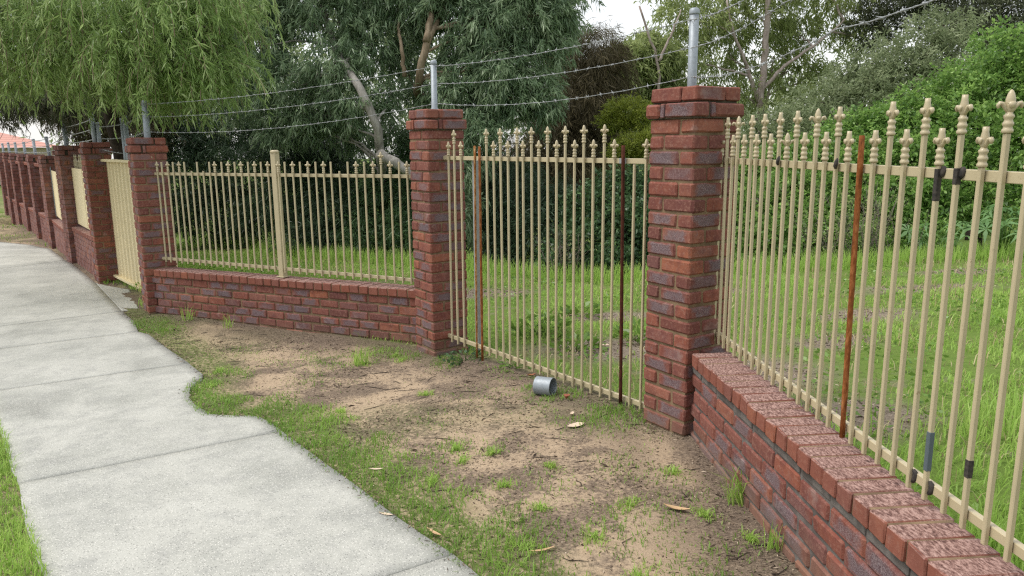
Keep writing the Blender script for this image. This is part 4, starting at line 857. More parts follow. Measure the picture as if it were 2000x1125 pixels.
# rounded yellow-green bushes
for lo, lab, sd_ in ((WAT1, 'rounded yellow-green bush, the upper one beside the tallest pillar', 18), (WAT2, 'yellow-green bush, the lower one partly hidden by the tallest pillar', 19)):
    tree('wattle_bush', lab, 'bush', lo, near_ground(lo), 'bark_dark', [dict(mat='wattle_leaf', seed=sd_, clusters=420, per=26, L=.062, W=.014, sig=.055, droop=-.3, out=.6, rand=.55, shell=.55)], 'yellow-green bushes', dict(r_l=.015))
# bright broad-leaved shrubs along the right
for lo, lab, sd_, cl in ((B1, 'tall bright green leafy shrub at the right edge, climbing highest', 21, 2300), (B2, 'bright green leafy shrub behind the middle of the spiked panel', 22, 1900), (B3, 'bright green leafy shrub just right of the tallest pillar', 23, 1500)):
    tree('leafy_shrub', lab, 'shrub', lo, near_ground(lo), 'bark_dark', [dict(mat='bush_leaf', seed=sd_, clusters=cl, per=17, L=.085, W=.044, sig=.10, droop=.05, out=.6, rand=.6, shell=.45)], 'leafy shrubs at the edge of the lawn', dict(r_l=.02))
tree('leafy_shrub', 'dark green glossy shrub seen through the bars left of the tallest pillar', 'shrub', B4, near_ground(B4), 'bark_dark',
     [dict(mat='dark_leaf', seed=24, clusters=1500, per=17, L=.085, W=.040, sig=.10, droop=.1, out=.6, rand=.6, shell=.45), ], 'leafy shrubs at the edge of the lawn', dict(r_l=.02))
# dark undergrowth behind the panels
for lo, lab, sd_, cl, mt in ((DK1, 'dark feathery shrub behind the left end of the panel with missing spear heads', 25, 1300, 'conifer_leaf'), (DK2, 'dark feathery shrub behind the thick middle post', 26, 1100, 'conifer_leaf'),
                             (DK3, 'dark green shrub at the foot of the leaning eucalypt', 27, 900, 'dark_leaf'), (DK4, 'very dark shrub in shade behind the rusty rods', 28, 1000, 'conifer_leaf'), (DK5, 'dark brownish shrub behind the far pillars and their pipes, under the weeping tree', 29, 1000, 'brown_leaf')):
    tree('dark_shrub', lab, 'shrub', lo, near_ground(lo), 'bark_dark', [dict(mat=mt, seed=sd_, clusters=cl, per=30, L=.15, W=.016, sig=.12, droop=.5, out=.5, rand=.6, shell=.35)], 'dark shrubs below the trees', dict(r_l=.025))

# willow-leaved tree overhanging the path side at the upper left
def strand_mesh(lobes, n, seed, mat, L0=.68):
    rng = np.random.default_rng(seed); c, u, k = lobe_points(lobes, n, rng, .35)
    m = 15; t = np.linspace(0, 1, m); h = unit(np.stack([u[:, 0], u[:, 1], np.zeros(n)], -1) + rng.normal(size=(n, 3)) * np.array([.5, .5, 0]) + np.array([.75, -.25, 0]))
    L = L0 * rng.uniform(.5, 1.3, n); k1 = rng.uniform(.25, .65, n)
    P = c[:, None] + h[:, None] * (L * k1)[:, None, None] * (1 - (1 - t) ** 1.6)[None, :, None] + np.array([0, 0, 1.]) * (L[:, None] * (.26 * t - .72 * t ** 1.8))[..., None]
    tan = unit(np.gradient(P, axis=1)); B = np.repeat(P, 2, axis=1).reshape(-1, 3); T = np.repeat(tan, 2, axis=1).reshape(-1, 3); N = len(B)
    d = T * .70 + np.array([.10, 0, -.34]) + rng.normal(size=(N, 3)) * .48
    V, F = leaf_quads(B, d, .110 * rng.uniform(.6, 1.25, N), .0145 * rng.uniform(.8, 1.3, N), rng, .2, .08)
    ct = rng.normal(.5, .2, n); tint = np.clip(np.repeat(ct, 2 * m) + np.tile(np.repeat(t, 2), n) * .15 - .05 + rng.normal(0, .15, N), 0, 1)
    # thin twigs the leaves hang from: a narrow three-sided strip
    return mesh_np('crown', V, F, M[mat], np.repeat(tint, 4)), P
def twig_mesh(P, seed, mat, r=.0035, step=2):
    P = P[:, ::step]; n, m, _ = P.shape; an = np.array([0, 2.1, 4.2]); V = P[:, :, None] + r * np.stack([np.cos(an), np.sin(an), an * 0], -1)[None, None]
    V = V.reshape(-1, 3); i = (np.arange(n)[:, None, None] * m + np.arange(m - 1)[None, :, None]) * 3; j = np.arange(3)[None, None]; kk = (j + 1) % 3
    F = np.stack([i + j, i + kk, i + 3 + kk, i + 3 + j], -1).reshape(-1, 4); return mesh_np('twigs', V, F, M[mat])
pz = float(gz(-6.5, 13.0)); pt = thing('willow_leaved_tree', 'weeping tree with narrow light green leaves overhanging the fence at the upper left', 'tree', (-6.5, 13.0, pz)); pinv = Matrix.Translation((6.5, -13.0, -pz))
me = limbs_mesh('trunk', [([(-6.5, 13.0, pz - .1), (-6.55, 12.9, 1.2), (-6.4, 12.3, 2.6), (-6.0, 11.2, 3.6), (-5.4, 10.0, 4.2)], .20, .07), ([(-6.4, 12.3, 2.6), (-7.0, 11.2, 3.4), (-7.4, 10.4, 3.8)], .10, .04)], PEP, 'bark_dark', 5, r_l=.03, subs=6); me.transform(pinv); put('trunk', me, pt)
me, P1_ = strand_mesh(PEP, 2500, 31, 'pepper_leaf'); me.transform(pinv); put('crown', me, pt)
me = twig_mesh(P1_[::2], 1, 'bark_tan', .0038); me.transform(pinv); put('twigs', me, pt)
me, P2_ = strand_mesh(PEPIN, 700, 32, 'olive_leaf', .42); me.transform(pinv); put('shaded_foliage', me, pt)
rg = np.random.default_rng(33); c_, u_, k_ = lobe_points(PEPIN, 800, rg, .1); t_ = np.linspace(0, 1, 6)
Pt = c_[:, None] + unit(rg.normal(size=(800, 3)) + np.array([0, 0, -.2]))[:, None] * (t_ * .5)[None, :, None] + rg.normal(size=(800, 6, 3)) * .018
me = twig_mesh(Pt, 2, 'twig', .0045, 1); me.transform(pinv); put('dead_twigs', me, pt)

# far-off wood behind everything: one mass
rg = np.random.default_rng(40); n = 5200; x = rg.uniform(-17, 42, n); y = rg.uniform(25, 34, n) + np.abs(x) * .12
topz = np.interp(x, [-17, -10, -8.5, -7.0, 1.5, 3.0, 4.2, 6, 9, 12, 20, 42], [7.0, 7.2, 4.4, 7.6, 7.0, 4.2, 3.4, 3.7, 3.7, 4.0, 5.0, 6.5]) + (vnoise(x, y * .3, .8, 41) - .5) * 1.8
z = -1.4 + (topz + 1.4) * rg.random(n) ** .8; c = np.stack([x, y, z], -1); per = 16; ci = np.repeat(np.arange(n), per); N = n * per
Vw, Fw = leaf_quads(c[ci] + rg.normal(size=(N, 3)) * .28, rg.normal(size=(N, 3)) + np.array([0, -.3, -.5]), .30 * rg.uniform(.6, 1.3, N), .10 * rg.uniform(.6, 1.3, N), rg)
stuff(put('distant_wood', mesh_np('distant_wood', Vw, Fw, M['far_leaf'], np.repeat(np.clip(rg.normal(.5, .25, n)[ci] + rg.normal(0, .15, N), 0, 1), 4))), 'wooded slope of mixed dark foliage beyond the trees', 'wood')
# ------------------------------------------------------------------ grass
def blades(x, y, h, wd, rng, lean=.45, zoff=-.006):
    n = len(x); z = ground_z(x, y) + zoff; a = rng.uniform(0, 2 * np.pi, n); L = rng.uniform(.1, 1, n) * lean
    b = np.stack([x, y, z], -1); s = np.stack([np.cos(a), np.sin(a), a * 0], -1); fa = a + rng.normal(np.pi / 2, .6, n); f_ = np.stack([np.cos(fa), np.sin(fa), a * 0], -1)
    up = np.array([0, 0, 1.]); h_ = h[:, None]; w_ = wd[:, None]; L_ = L[:, None]
    m = b + up * h_ * .55 + f_ * h_ * L_ * .35; t = b + up * h_ * (1 - .35 * L_) + f_ * h_ * L_
    V = np.stack([b - s * w_ * .5, b + s * w_ * .5, m + s * w_ * .42, m - s * w_ * .42, t], 1).reshape(-1, 3); i = np.arange(n)[:, None] * 5
    return V, i + np.array([[0, 1, 2, 3]]), i + np.array([[3, 2, 4]])
def grass(name, label, x, y, h, wd, mat, seed, lean=.45, tint=None):
    rng = np.random.default_rng(seed); V, Q, T = blades(x, y, h, wd, rng, lean); tn = np.clip((rng.normal(.5, .2, len(x)) if tint is None else tint) + rng.normal(0, .1, len(x)), 0, 1)
    return stuff(put(name, mesh_np(name, V, [Q, T], M[mat], np.repeat(tn, 5))), label, 'grass')
rg = np.random.default_rng(50)
# lawn inside the fence: patchy, taller tufts here and there
n = 330000; x = rg.uniform(-9, 11, n); y = 1.2 + 16 * rg.random(n) ** 1.25
sd_ = seg_dist(x, y, FENCE); edge = np.interp(x, LX, LY); keep = (sd_ > .06) & (y < edge + .5) & (np.abs(x) < y * .78 + 1.2)
pn = vnoise(x, y, 1.3, 51) * .6 + vnoise(x, y, 3.6, 52) * .4; bare = sm(pn, .30, .46); keep &= rg.random(n) < (.10 + .90 * bare) * (1 - .90 * np.clip(1.2 * bare_at(x, y), 0, 1))
x, y, pn = x[keep], y[keep], pn[keep]; tall = sm(vnoise(x, y, .9, 53), .55, .8)
h = (.035 + .045 * sm(pn, .35, .7) + .07 * tall) * rg.uniform(.6, 1.4, len(x)); grass('lawn_grass', 'bright green patchy lawn inside the fence', x, y, h, .0065 * rg.uniform(.7, 1.3, len(x)) * (1 + y * .05), 'grass', 54, 1.1, .35 + .35 * vnoise(x, y, 1.9, 55) + .0)
# straw and flat clover-like weeds mixed into the lawn
n = 60000; x = rg.uniform(-8, 10, n); y = 1.2 + 14 * rg.random(n) ** 1.25; k = (seg_dist(x, y, FENCE) > .06) & (y < np.interp(x, LX, LY)) & (np.abs(x) < y * .78 + 1.2) & (rg.random(n) < .25 + .6 * sm(vnoise(x, y, 2.3, 93), .45, .7)); x, y = x[k], y[k]
grass('straw_grass', 'dry straw-coloured blades mixed through the lawn', x, y, .05 + .07 * rg.random(len(x)), .0055 * (1 + y * .05), 'straw', 94, 1.2)
n = 26000; x = rg.uniform(-7, 9, n); y = 3 + 9 * rg.random(n); k = (seg_dist(x, y, FENCE) > .08) & (y < np.interp(x, LX, LY)) & (rg.random(n) < sm(vnoise(x, y, 1.7, 95), .52, .70)); x, y = x[k], y[k]; n = len(x); a = rg.uniform(0, 6.28, n)
V, F = leaf_quads(np.stack([x, y, ground_z(x, y) + .03 + .05 * rg.random(n)], -1), np.stack([np.cos(a), np.sin(a), rg.normal(.25, .25, n)], -1), .045 * rg.uniform(.6, 1.4, n), .026 * rg.uniform(.6, 1.3, n), rg)
stuff(put('lawn_weeds', mesh_np('lawn_weeds', V, F, M['broad_leaf'], np.repeat(np.clip(rg.normal(.4, .25, n), 0, 1), 4))), 'low broad-leaved weeds spread through the lawn', 'weeds')
# long lush grass behind the right-hand panel
n = 42000; x = rg.uniform(1.25, 4.8, n); y = rg.uniform(1.0, 5.2, n); k = (seg_dist(x, y, FENCE) > .10) & (x < y * .80 + 1.0) & (rg.random(n) < sm(vnoise(x, y, 1.5, 56), .28, .55) * sm(4.4 - y, 0, 1.2) * sm(x, 1.35, 1.9)); x, y = x[k], y[k]
grass('long_grass', 'long lush grass behind the spiked panel on the right', x, y, .12 + .17 * rg.random(len(x)) ** 1.6, .007 * rg.uniform(.7, 1.4, len(x)), 'grass', 57, .8, .40 + .4 * vnoise(x, y, 3, 58))
# yellowish grass fringe where the lawn meets the shrubs
n = 9000; x = rg.uniform(-7, 9, n); y = np.interp(x, LX, LY) + rg.normal(0, .16, n); grass('fringe_grass', 'taller yellow-green grass fringe where the lawn meets the shrubs', x, y, .12 + .20 * rg.random(n), .009 * np.ones(n), 'grass', 59, .5, np.full(n, .62))
# verge in front of the fence: a strip along the path and scattered patches
n = 300000; x = rg.uniform(-5.4, 1.25, n); y = rg.uniform(1.9, 8.9, n); dr_ = seg_dist(x, y, PATH_R); sf = seg_dist(x, y, FENCE)
patch = np.zeros(n)
for px, py, pr, ps in [(-.15, 3.1, .34, .9), (-.25, 3.35, .3, .7), (.05, 2.75, .45, 1), (.25, 2.5, .4, .9), (-.62, 3.75, .30, .8), (-.95, 4.15, .30, .9), (-1.35, 4.65, .28, .9), (-1.85, 4.95, .33, .9), (-2.3, 5.7, .22, .8), (-1.2, 4.6, .25, .7),
                       (.62, 4.55, .38, .9), (.45, 4.9, .35, .8), (.25, 5.3, .32, .7), (.0, 5.75, .28, .6), (-.35, 6.0, .35, .7), (-.75, 6.2, .22, .9), (-1.15, 6.35, .33, .6), (-1.5, 6.15, .30, .45), (-3.9, 7.75, .35, .7), (-3.6, 7.45, .25, .8), (.15, 3.55, .22, .35), (-.1, 4.0, .18, .4),
                       (.78, 3.45, .2, .45), (.55, 3.15, .28, .5), (.75, 2.75, .3, .5), (.45, 2.75, .3, .45), (.62, 3.75, .22, .4), (.25, 3.0, .25, .4), (-.35, 4.05, .16, .5), (-1.55, 5.6, .2, .35), (-1.9, 6.3, .3, .35), (-.5, 4.5, .2, .3), (-2.5, 6.6, .25, .3), (-.2, 5.0, .3, .25)]:
    patch = np.maximum(patch, ps * np.exp(-(((x - px) ** 2 + (y - py) ** 2) / pr ** 2) ** 1.5))
den = np.clip(sm(dr_ + .25 * (vnoise(x, y, 3.3, 92) - .5), .40, .10) * (y < 5.6) * (.70 + .30 * sm(vnoise(x, y, 2.4, 61), .3, .6)) + 1.15 * patch * sm(vnoise(x, y, 5.5, 60), .15, .5) + .06 * sm(vnoise(x, y, 4, 62), .55, .8), 0, 1)
k = (dr_ > -.022 - .03 * rg.random(n)) & (sf < -.03) & (rg.random(n) < den * (.45 + .5 * vnoise(x, y, 9, 91))); x, y, den, dr_ = x[k], y[k], den[k], dr_[k]
k2 = vnoise(x, y, 3.1, 63)
grass('verge_grass', 'short couch grass along the path edge and in patches on the sandy verge', x, y, (.016 + .030 * den) * rg.uniform(.5, 1.5, len(x)), .0048 * rg.uniform(.7, 1.3, len(x)), 'grass_dull', 64, 1.0, .15 + .7 * k2)
# bright little tufts
tu = []
for px, py, s_ in [(.36, 3.02, .10), (.55, 3.30, .07), (-.05, 3.55, .05), (.88, 3.18, .07), (.83, 3.62, .06), (-.33, 4.02, .05), (-.12, 3.95, .04), (.12, 3.30, .05), (-.42, 3.60, .05), (.05, 2.95, .07), (-2.38, 5.86, .09), (-2.30, 5.45, .08), (-1.15, 4.75, .05), (-.62, 5.05, .05), (-.95, 6.12, .06), (-1.02, 6.3, .05), (-1.25, 6.05, .09), (.5, 2.72, .09), (.75, 2.45, .1), (.30, 2.62, .08), (1.02, 2.95, .05), (.2, 3.75, .04), (-.28, 3.85, .05)]:
    n = int(50 + 620 * s_); a = rg.uniform(0, 6.28, n) + .35 * rg.normal(size=n); r = 1.5 * s_ * rg.random(n) ** .8 * (.55 + .45 * np.cos(a * 2 + px * 9)); tu.append(np.stack([px + r * np.cos(a), py + r * np.sin(a)], -1))
tu = np.concatenate(tu); grass('grass_tufts', 'small bright grass tufts dotted over the sandy verge', tu[:, 0], tu[:, 1], .022 + .045 * rg.random(len(tu)) ** 1.6, .0050 * np.ones(len(tu)), 'grass', 65, 1.3, np.full(len(tu), .62))
# lawn strip on the street side of the path, far verge
n = 150000; x = rg.uniform(-8.5, -1.2, n); y = rg.uniform(1.9, 6.0, n); k = (seg_dist(x, y, PATH_L) < .015) & (x > -y * .75 - 2.2); x, y = x[k], y[k]
grass('street_grass', 'bright green grass on the street side of the path', x, y, (.03 + .05 * vnoise(x, y, 2, 66)) * rg.uniform(.6, 1.5, len(x)), .0055 * np.ones(len(x)), 'grass', 67, .9, .25 + .45 * vnoise(x, y, 3, 68))
n = 16000; x = rg.uniform(-22, -9.5, n); y = rg.uniform(15, 29, n); k = (seg_dist(x, y, np.array(PATH_FAR)) > .1) & (seg_dist(x, y, FENCE) < -.1) & (rg.random(n) < sm(vnoise(x, y, 1.1, 69), .3, .6)); x, y = x[k], y[k]
grass('far_verge_grass', 'dry patchy grass before the recessed brick bays', x, y, .05 * rg.uniform(.6, 1.5, len(x)), .016 * np.ones(len(x)), 'grass_dull', 70, .9)

def tuft(label, px, py, n, spread, h, mat='grass', wd=.006, lean=.8, group='tall grass tufts'):
    rng = np.random.default_rng(int(abs(px * 100) + py * 10)); a = rng.uniform(0, 6.28, n); r = spread * np.sqrt(rng.random(n)); V, Q, T = blades(px + r * np.cos(a), py + r * np.sin(a), h * rng.uniform(.5, 1.15, n), np.full(n, wd), rng, lean)
    z = float(gz(px, py)); V = V - np.array([px, py, z]); return thing('grass_tuft', label, 'grass tuft', (px, py, z), group=group, me=mesh_np('grass_tuft', V, [Q, T], M[mat], np.repeat(np.clip(rng.normal(.5, .2, n), 0, 1), 5)))
tuft('tall grass tuft growing against the right-hand low wall', 1.06, 3.30, 60, .055, .22)
tuft('small drooping grass tuft at the foot of the right-hand low wall', 1.09, 2.88, 22, .035, .15)
tuft('grass tuft under the hinge end of the ribbed gate', -4.42, 8.98, 90, .16, .14, wd=.009)
tuft('grass tuft at the foot of the pillar with the leaning pipe', -5.95, 11.05, 70, .16, .08, 'grass_dull', .01)
tuft('spiky grass tuft left of the pillar between the middle panels', -1.28, 6.05, 50, .07, .20, wd=.007)
tuft('thin grass stems in front of the low wall near the gate pillar', -2.95, 7.55, 18, .05, .20, wd=.007)
tuft('grass stems by the low wall, close to the gate pillar', -3.55, 7.95, 20, .06, .20, wd=.008)

# ------------------------------------------------------------------ weeds
def broad_weed(label, px, py, n, R, h, L, W, mat, name='leafy_weed', cat='weed', group=None, up=.5):
    rng = np.random.default_rng(int(abs(px) * 1000 + py)); z = float(gz(px, py)); a = rng.uniform(0, 6.28, n); r = R * np.sqrt(rng.random(n)); hh = h * rng.random(n) ** .7 * (1 - .5 * (r / R) ** 2)
    b = np.stack([r * np.cos(a), r * np.sin(a), hh], -1); d = np.stack([np.cos(a), np.sin(a), np.full(n, up)], -1) + rng.normal(size=(n, 3)) * .5; V, F = leaf_quads(b, d, L * rng.uniform(.6, 1.2, n), W * rng.uniform(.7, 1.2, n), rng, .25, .12)
    e = thing(name, label, cat, (px, py, z), group=group); put('leaves', mesh_np('leaves', V, F, M[mat], np.repeat(np.clip(rng.normal(.5, .22, n), 0, 1), 4)), e)
    st = [([(0, 0, -.02), tuple(b[i] * np.array([.5, .5, .6])), tuple(b[i])], [.004, .003, .002], 4) for i in range(0, n, 3)]; put('stems', tubes_mesh('stems', st, M['broad_leaf']), e)
    return e
broad_weed('clump of broad bright leaves behind the middle panel', .26, 6.85, 90, .24, .22, .13, .05, 'broad_leaf', group='leafy weeds in the lawn')
broad_weed('lower clump of broad bright leaves nearer the bars', .55, 6.20, 60, .20, .12, .11, .045, 'broad_leaf', group='leafy weeds in the lawn')
broad_weed('leafy weed farther back in the lawn behind the middle panel', .72, 7.6, 40, .18, .14, .12, .05, 'broad_leaf', group='leafy weeds in the lawn')
broad_weed('leafy weed behind the bars beside the dark rusty rod', 1.10, 6.5, 45, .18, .14, .12, .045, 'broad_leaf', group='leafy weeds in the lawn')
broad_weed('low ragged weed at the foot of the pillar between the middle panels', -.40, 6.02, 60, .20, .09, .055, .022, 'dark_leaf', group='leafy weeds in the lawn')
broad_weed('small green weed at the corner beside the grey post', .02, 5.72, 40, .12, .07, .05, .02, 'broad_leaf', group='leafy weeds in the lawn')
def castor(label, px, py, n, h, L, group='castor plants'):
    rng = np.random.default_rng(int(px * 77)); z = float(gz(px, py)); e = thing('castor_plant', label, 'plant', (px, py, z), group=group); st = []
    for i in range(n):
        a = rng.uniform(0, 6.28); rr = rng.uniform(.15, .5); c = np.array([rr * math.cos(a), rr * math.sin(a), h * rng.uniform(.55, 1.1)]); st.append(([(0, 0, -.05), tuple(c * np.array([.4, .4, .7])), tuple(c)], [.012, .008, .005], 5))
        # palmate leaf: seven lobes round the stalk
        V, F = [(0, 0, 0)], []; s = L * rng.uniform(.7, 1.15)
        for q in range(7):
            th = math.radians(-135 + q * 45); l = s * (1 - .10 * abs(q - 3)); k = len(V)
            V += [(l * .5 * math.cos(th - .24), l * .5 * math.sin(th - .24), .02), (l * math.cos(th), l * math.sin(th), -.06 * s / .25), (l * .5 * math.cos(th + .24), l * .5 * math.sin(th + .24), .02)]; F.append((0, k, k + 1, k + 2))
        put('leaf', mesh_np('leaf', np.array(V), np.array(F), M['castor_leaf'], np.full(len(V), rng.random())), e, c, (rng.normal(0, .3) - .25, rng.normal(0, .3), rng.uniform(0, 6.28)))
    put('stems', tubes_mesh('stems', st, M['broad_leaf']), e)
castor('castor plant with large pale star-shaped leaves at the right edge of the lawn', 6.95, 10.45, 15, .62, .30)
castor('smaller castor plant with bluish leaves in front of the twiggy shrub', 6.15, 10.75, 10, .55, .24)
def dry_weed(label, px, py, n, h, sp, leafy):
    rng = np.random.default_rng(int(px * 31)); z = float(gz(px, py)); e = thing('dry_weed', label, 'weed', (px, py, z), group='twiggy weeds at the edge of the lawn'); st = []; tips = []
    for i in range(n):
        a = rng.uniform(0, 6.28); b0 = np.array([rng.normal(0, sp * .35), rng.normal(0, sp * .25), 0]); t = b0 + np.array([math.cos(a) * sp * rng.uniform(.2, 1), math.sin(a) * sp * .6, h * rng.uniform(.5, 1.1)]); m = (b0 + t) / 2 + rng.normal(size=3) * .04; st.append(([tuple(b0), tuple(m), tuple(t)], [.005, .004, .002], 4))
        for _ in range(4): f_ = rng.uniform(.4, 1); s0 = b0 + (t - b0) * f_; q = s0 + rng.normal(size=3) * .10 + np.array([0, 0, .08]); st.append(([tuple(s0), tuple((s0 + q) / 2 + rng.normal(size=3) * .01), tuple(q)], [.0028, .002, .0015], 3)); tips.append(q)
    put('stems', tubes_mesh('stems', st, M['twig']), e); tips = np.array(tips); B = np.repeat(tips, leafy, 0) + rng.normal(size=(len(tips) * leafy, 3)) * .045
    V, F = leaf_quads(B, rng.normal(size=B.shape) + np.array([0, 0, .2]), .04, .014, rng); put('leaves', mesh_np('leaves', V, F, M['gum_leaf'], np.repeat(rng.random(len(B)), 4)), e)
dry_weed('tall twiggy weed with sparse yellowish leaves behind the rusty bar', 4.55, 10.5, 30, 1.25, .7, 5)
dry_weed('twiggy weed with sparse leaves right of the rusty bar', 5.35, 10.7, 26, 1.15, .6, 6)
dry_weed('thin dry weed stems in front of the dark shrub left of the tallest pillar', .75, 10.2, 14, .75, .45, 2)

# ------------------------------------------------------------------ litter
rg = np.random.default_rng(80); n = 85000; x = rg.uniform(-5, 1.25, n); y = rg.uniform(1.9, 8.8, n); lf = vnoise(x, y, 2.1, 81) * .5 + vnoise(x, y, 6, 82) * .5
k = (seg_dist(x, y, PATH_R) > -.03) & (seg_dist(x, y, FENCE) < -.02) & (rg.random(n) < .25 + .75 * sm(lf, .42, .62)); x, y = x[k], y[k]; n = len(x); a = rg.uniform(0, 6.28, n)
L_ = .008 + .026 * rg.random(n) ** 2.4; big = rg.random(n) < .006; L_ = np.where(big, .07, L_); base = np.stack([x, y, ground_z(x, y) + .003], -1)
V, F = leaf_quads(base, np.stack([np.cos(a), np.sin(a), rg.normal(.08, .12, n)], -1), L_, np.where(big, .012, .0052) * rg.uniform(.7, 1.3, n), rg)
tn = np.clip(rg.beta(.5, 1.1, n), 0, 1); stuff(put('leaf_litter', mesh_np('leaf_litter', V, F, M['litter'], np.repeat(tn, 4))), 'fine dark litter of dead leaves and needles on the sandy verge', 'litter')
# the same litter lying in the bare spots of the lawn
n = 60000; x = rg.uniform(-4, 7, n); y = rg.uniform(3.5, 10.2, n); k = (seg_dist(x, y, FENCE) > .05) & (rg.random(n) < bare_at(x, y) + .015); x, y = x[k], y[k]; n = len(x); a = rg.uniform(0, 6.28, n)
V, F = leaf_quads(np.stack([x, y, ground_z(x, y) + .004], -1), np.stack([np.cos(a), np.sin(a), rg.normal(.1, .15, n)], -1), .015 + .05 * rg.random(n) ** 2, .006 * rg.uniform(.7, 1.5, n), rg)
stuff(put('lawn_litter', mesh_np('lawn_litter', V, F, M['litter'], np.repeat(rg.beta(.8, 1.0, n), 4))), 'dry leaf litter in the bare spots of the lawn', 'litter')
# pebbles and crumbs of sand
n = 2600; x = rg.uniform(-5, 1.2, n); y = rg.uniform(1.9, 8.6, n); k = (seg_dist(x, y, PATH_R) > .0) & (seg_dist(x, y, FENCE) < -.03); x, y = x[k], y[k]; n = len(x)
oc = np.array([(1, 0, 0), (0, 1, 0), (-1, 0, 0), (0, -1, 0), (0, 0, .8), (0, 0, -.6)]); of = np.array([(0, 1, 4), (1, 2, 4), (2, 3, 4), (3, 0, 4), (1, 0, 5), (2, 1, 5), (3, 2, 5), (0, 3, 5)])
s_ = .0022 + .006 * rg.random(n) ** 4; Vp = np.stack([x, y, ground_z(x, y) + .001], -1)[:, None] + oc[None] * s_[:, None, None] * rg.uniform(.6, 1.3, (n, 6, 1))
stuff(put('pebbles', mesh_np('pebbles', Vp.reshape(-1, 3), (of[None] + 6 * np.arange(n)[:, None, None]).reshape(-1, 3), M['litter'], np.repeat(rg.uniform(.3, 1, n), 6))), 'small pebbles and sand crumbs on the verge', 'pebbles')
n = 420; x = rg.uniform(-5, 1.2, n); y = rg.uniform(1.9, 8.6, n); k = (seg_dist(x, y, PATH_R) > -.05) & (seg_dist(x, y, FENCE) < -.05); tl = []
for px, py in zip(x[k], y[k]):
    a = rg.uniform(-.5, .9) if rg.random() < .7 else rg.uniform(0, 6.28); l = rg.uniform(.05, .17); q = np.linspace(-.5, .5, 4); P = np.stack([px + q * l * math.cos(a), py + q * l * math.sin(a), np.zeros(4)], -1); P[:, :2] += rg.normal(size=(4, 2)) * .006; P[:, 2] = ground_z(P[:, 0], P[:, 1]) + .004; tl.append((P, [.0012, .0022, .002, .001], 4))
stuff(put('fallen_twigs', tubes_mesh('fallen_twigs', tl, M['bark_dark'])), 'thin dark fallen twigs on the sandy verge', 'twigs')
# crumbs along the edge of the path
n = 900; P = resample(PATH_R[2:], 400); i = rg.integers(0, 400, n); x = P[i, 0] + rg.normal(.015, .03, n); y = P[i, 1] + rg.normal(.01, .03, n); a = rg.uniform(0, 6.28, n)
V, F = leaf_quads(np.stack([x, y, gz(x, y) + .016], -1), np.stack([np.cos(a), np.sin(a), np.full(n, .05)], -1), .012 + .03 * rg.random(n) ** 2, .005, rg); stuff(put('edge_litter', mesh_np('edge_litter', V, F, M['litter'], np.repeat(rg.beta(1, 2, n), 4))), 'brown leaf crumbs caught along the path edge', 'litter')

def dry_leaf(label, px, py, L, W, mat, rz, curl=.25, zoff=.004, rag=0.0):
    rng = np.random.default_rng(int(abs(px) * 991 + py * 13)); m = 9; t = np.linspace(0, 1, m); wd = W * np.sin(np.pi * np.clip(t, .03, .97)) ** .8 * (1 + rag * rng.normal(size=m)); V = []
    for i in range(m):
        zc = curl * L * (4 * (t[i] - .5) ** 2) * .35
        for u, zz in ((-1, .25 * wd[i]), (0, 0), (1, .25 * wd[i])): V.append(((t[i] - .5) * L, u * wd[i] * .5 + .06 * L * math.sin(t[i] * 2.2), zc + zz * curl * 2))
    n = len(V); V += [(a, c, d_ - .0012) for a, c, d_ in V]; F = []
    for i in range(m - 1):
        for j in range(2): k = i * 3 + j; F += [(k, k + 1, k + 4, k + 3), (n + k + 1, n + k, n + k + 3, n + k + 4)]
    me = mesh_np('dry_leaf', np.array(V), np.array(F), M[mat], smooth=True); z = float(ground_z(px, py)); z = max(z, z) + zoff
    return thing('dry_leaf', label, 'leaf', (px, py, z), (jit(.08), jit(.08), rz), 'fallen dry leaves', me)
dry_leaf('large pale dry leaf on the sand in front of the metal tin', .383, 4.32, .115, .055, 'leaf_pale', .35, .2, .008, .12)
dry_leaf('small crumpled pale leaf behind the large pale one', .375, 4.50, .05, .03, 'leaf_pale', 1.2, .9, .006, .2)
dry_leaf('brown curled dry leaf near the right-hand low wall', .76, 3.235, .125, .035, 'leaf_brown', -.5, .35, .010)
dry_leaf('pale slim dry leaf lying on the path edge', -.60, 3.225, .075, .020, 'leaf_pale', -.45, .2, .022)
dry_leaf('pale dry leaf on the grass strip beside the path', -.73, 3.70, .075, .020, 'leaf_pale', .1, .3, .03)
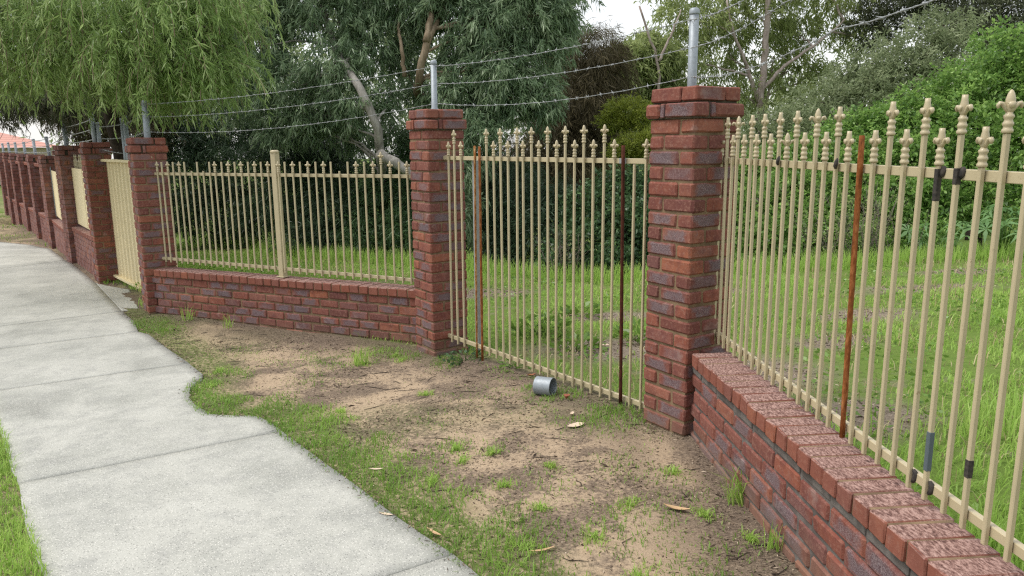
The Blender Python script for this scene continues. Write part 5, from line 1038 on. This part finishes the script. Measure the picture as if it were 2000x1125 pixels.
dry_leaf('crumpled red-brown leaf on the grass right of the metal tin', .365, 4.80, .055, .045, 'leaf_red', 1.0, 1.2, .012, .15)
dry_leaf('red-brown leaf on the sand behind the metal tin', .14, 5.42, .07, .035, 'leaf_red', .2, .8, .008, .15)
dry_leaf('tan strip of bark or leaf near the bottom of the sandy verge', .12, 2.92, .12, .016, 'leaf_brown', .35, .25, .012)
dry_leaf('curved reddish leaf strip at the path edge near the front', -.36, 3.06, .11, .018, 'leaf_brown', -.9, .25, .020)
dry_leaf('white scrap on the lawn behind the middle panel', .80, 6.22, .07, .06, 'leaf_pale', .2, .5, .03, .1)

# ------------------------------------------------------------------ short open metal tin lying on its side
e = thing('metal_tin', 'short round galvanised tin lying on its side in the grass by the middle panel', 'tin', (.222, 4.965, float(ground_z(.222, 4.965)) + .060), (0, math.radians(88), math.radians(-28)))
R, Lt = .064, .125; bm = bmesh.new(); nseg = 40; prof = [(R, -Lt / 2), (R + .0012, -Lt / 2 + .006), (R, -Lt / 2 + .010), (R, -.012), (R + .0010, -.006), (R, 0), (R, Lt / 2 - .012), (R + .0012, Lt / 2 - .006), (R + .0022, Lt / 2 - .002), (R + .0015, Lt / 2), (R - .0015, Lt / 2), (R - .002, Lt / 2 - .006), (R - .002, -Lt / 2 + .03)]
rings = [[bm.verts.new((r * math.cos(2 * math.pi * k / nseg), r * math.sin(2 * math.pi * k / nseg), z)) for k in range(nseg)] for r, z in prof]
for a_, c_ in zip(rings[:-1], rings[1:]):
    for k in range(nseg): bm.faces.new((a_[k], a_[(k + 1) % nseg], c_[(k + 1) % nseg], c_[k])).smooth = True
bm.faces.new(rings[0][::-1]); me = bpy.data.meshes.new('shell'); bm.to_mesh(me); bm.free(); me.materials.append(M['galv']); put('shell', me, e)
put('bottom_disc', tubes_mesh('bottom_disc', [([(0, 0, -Lt / 2 + .031), (0, 0, -Lt / 2 + .033), (0, 0, -Lt / 2 + .035), (0, 0, -Lt / 2 + .037)], [R - .003, R - .003, R - .003, R - .003], 40)], M['galv']), e)
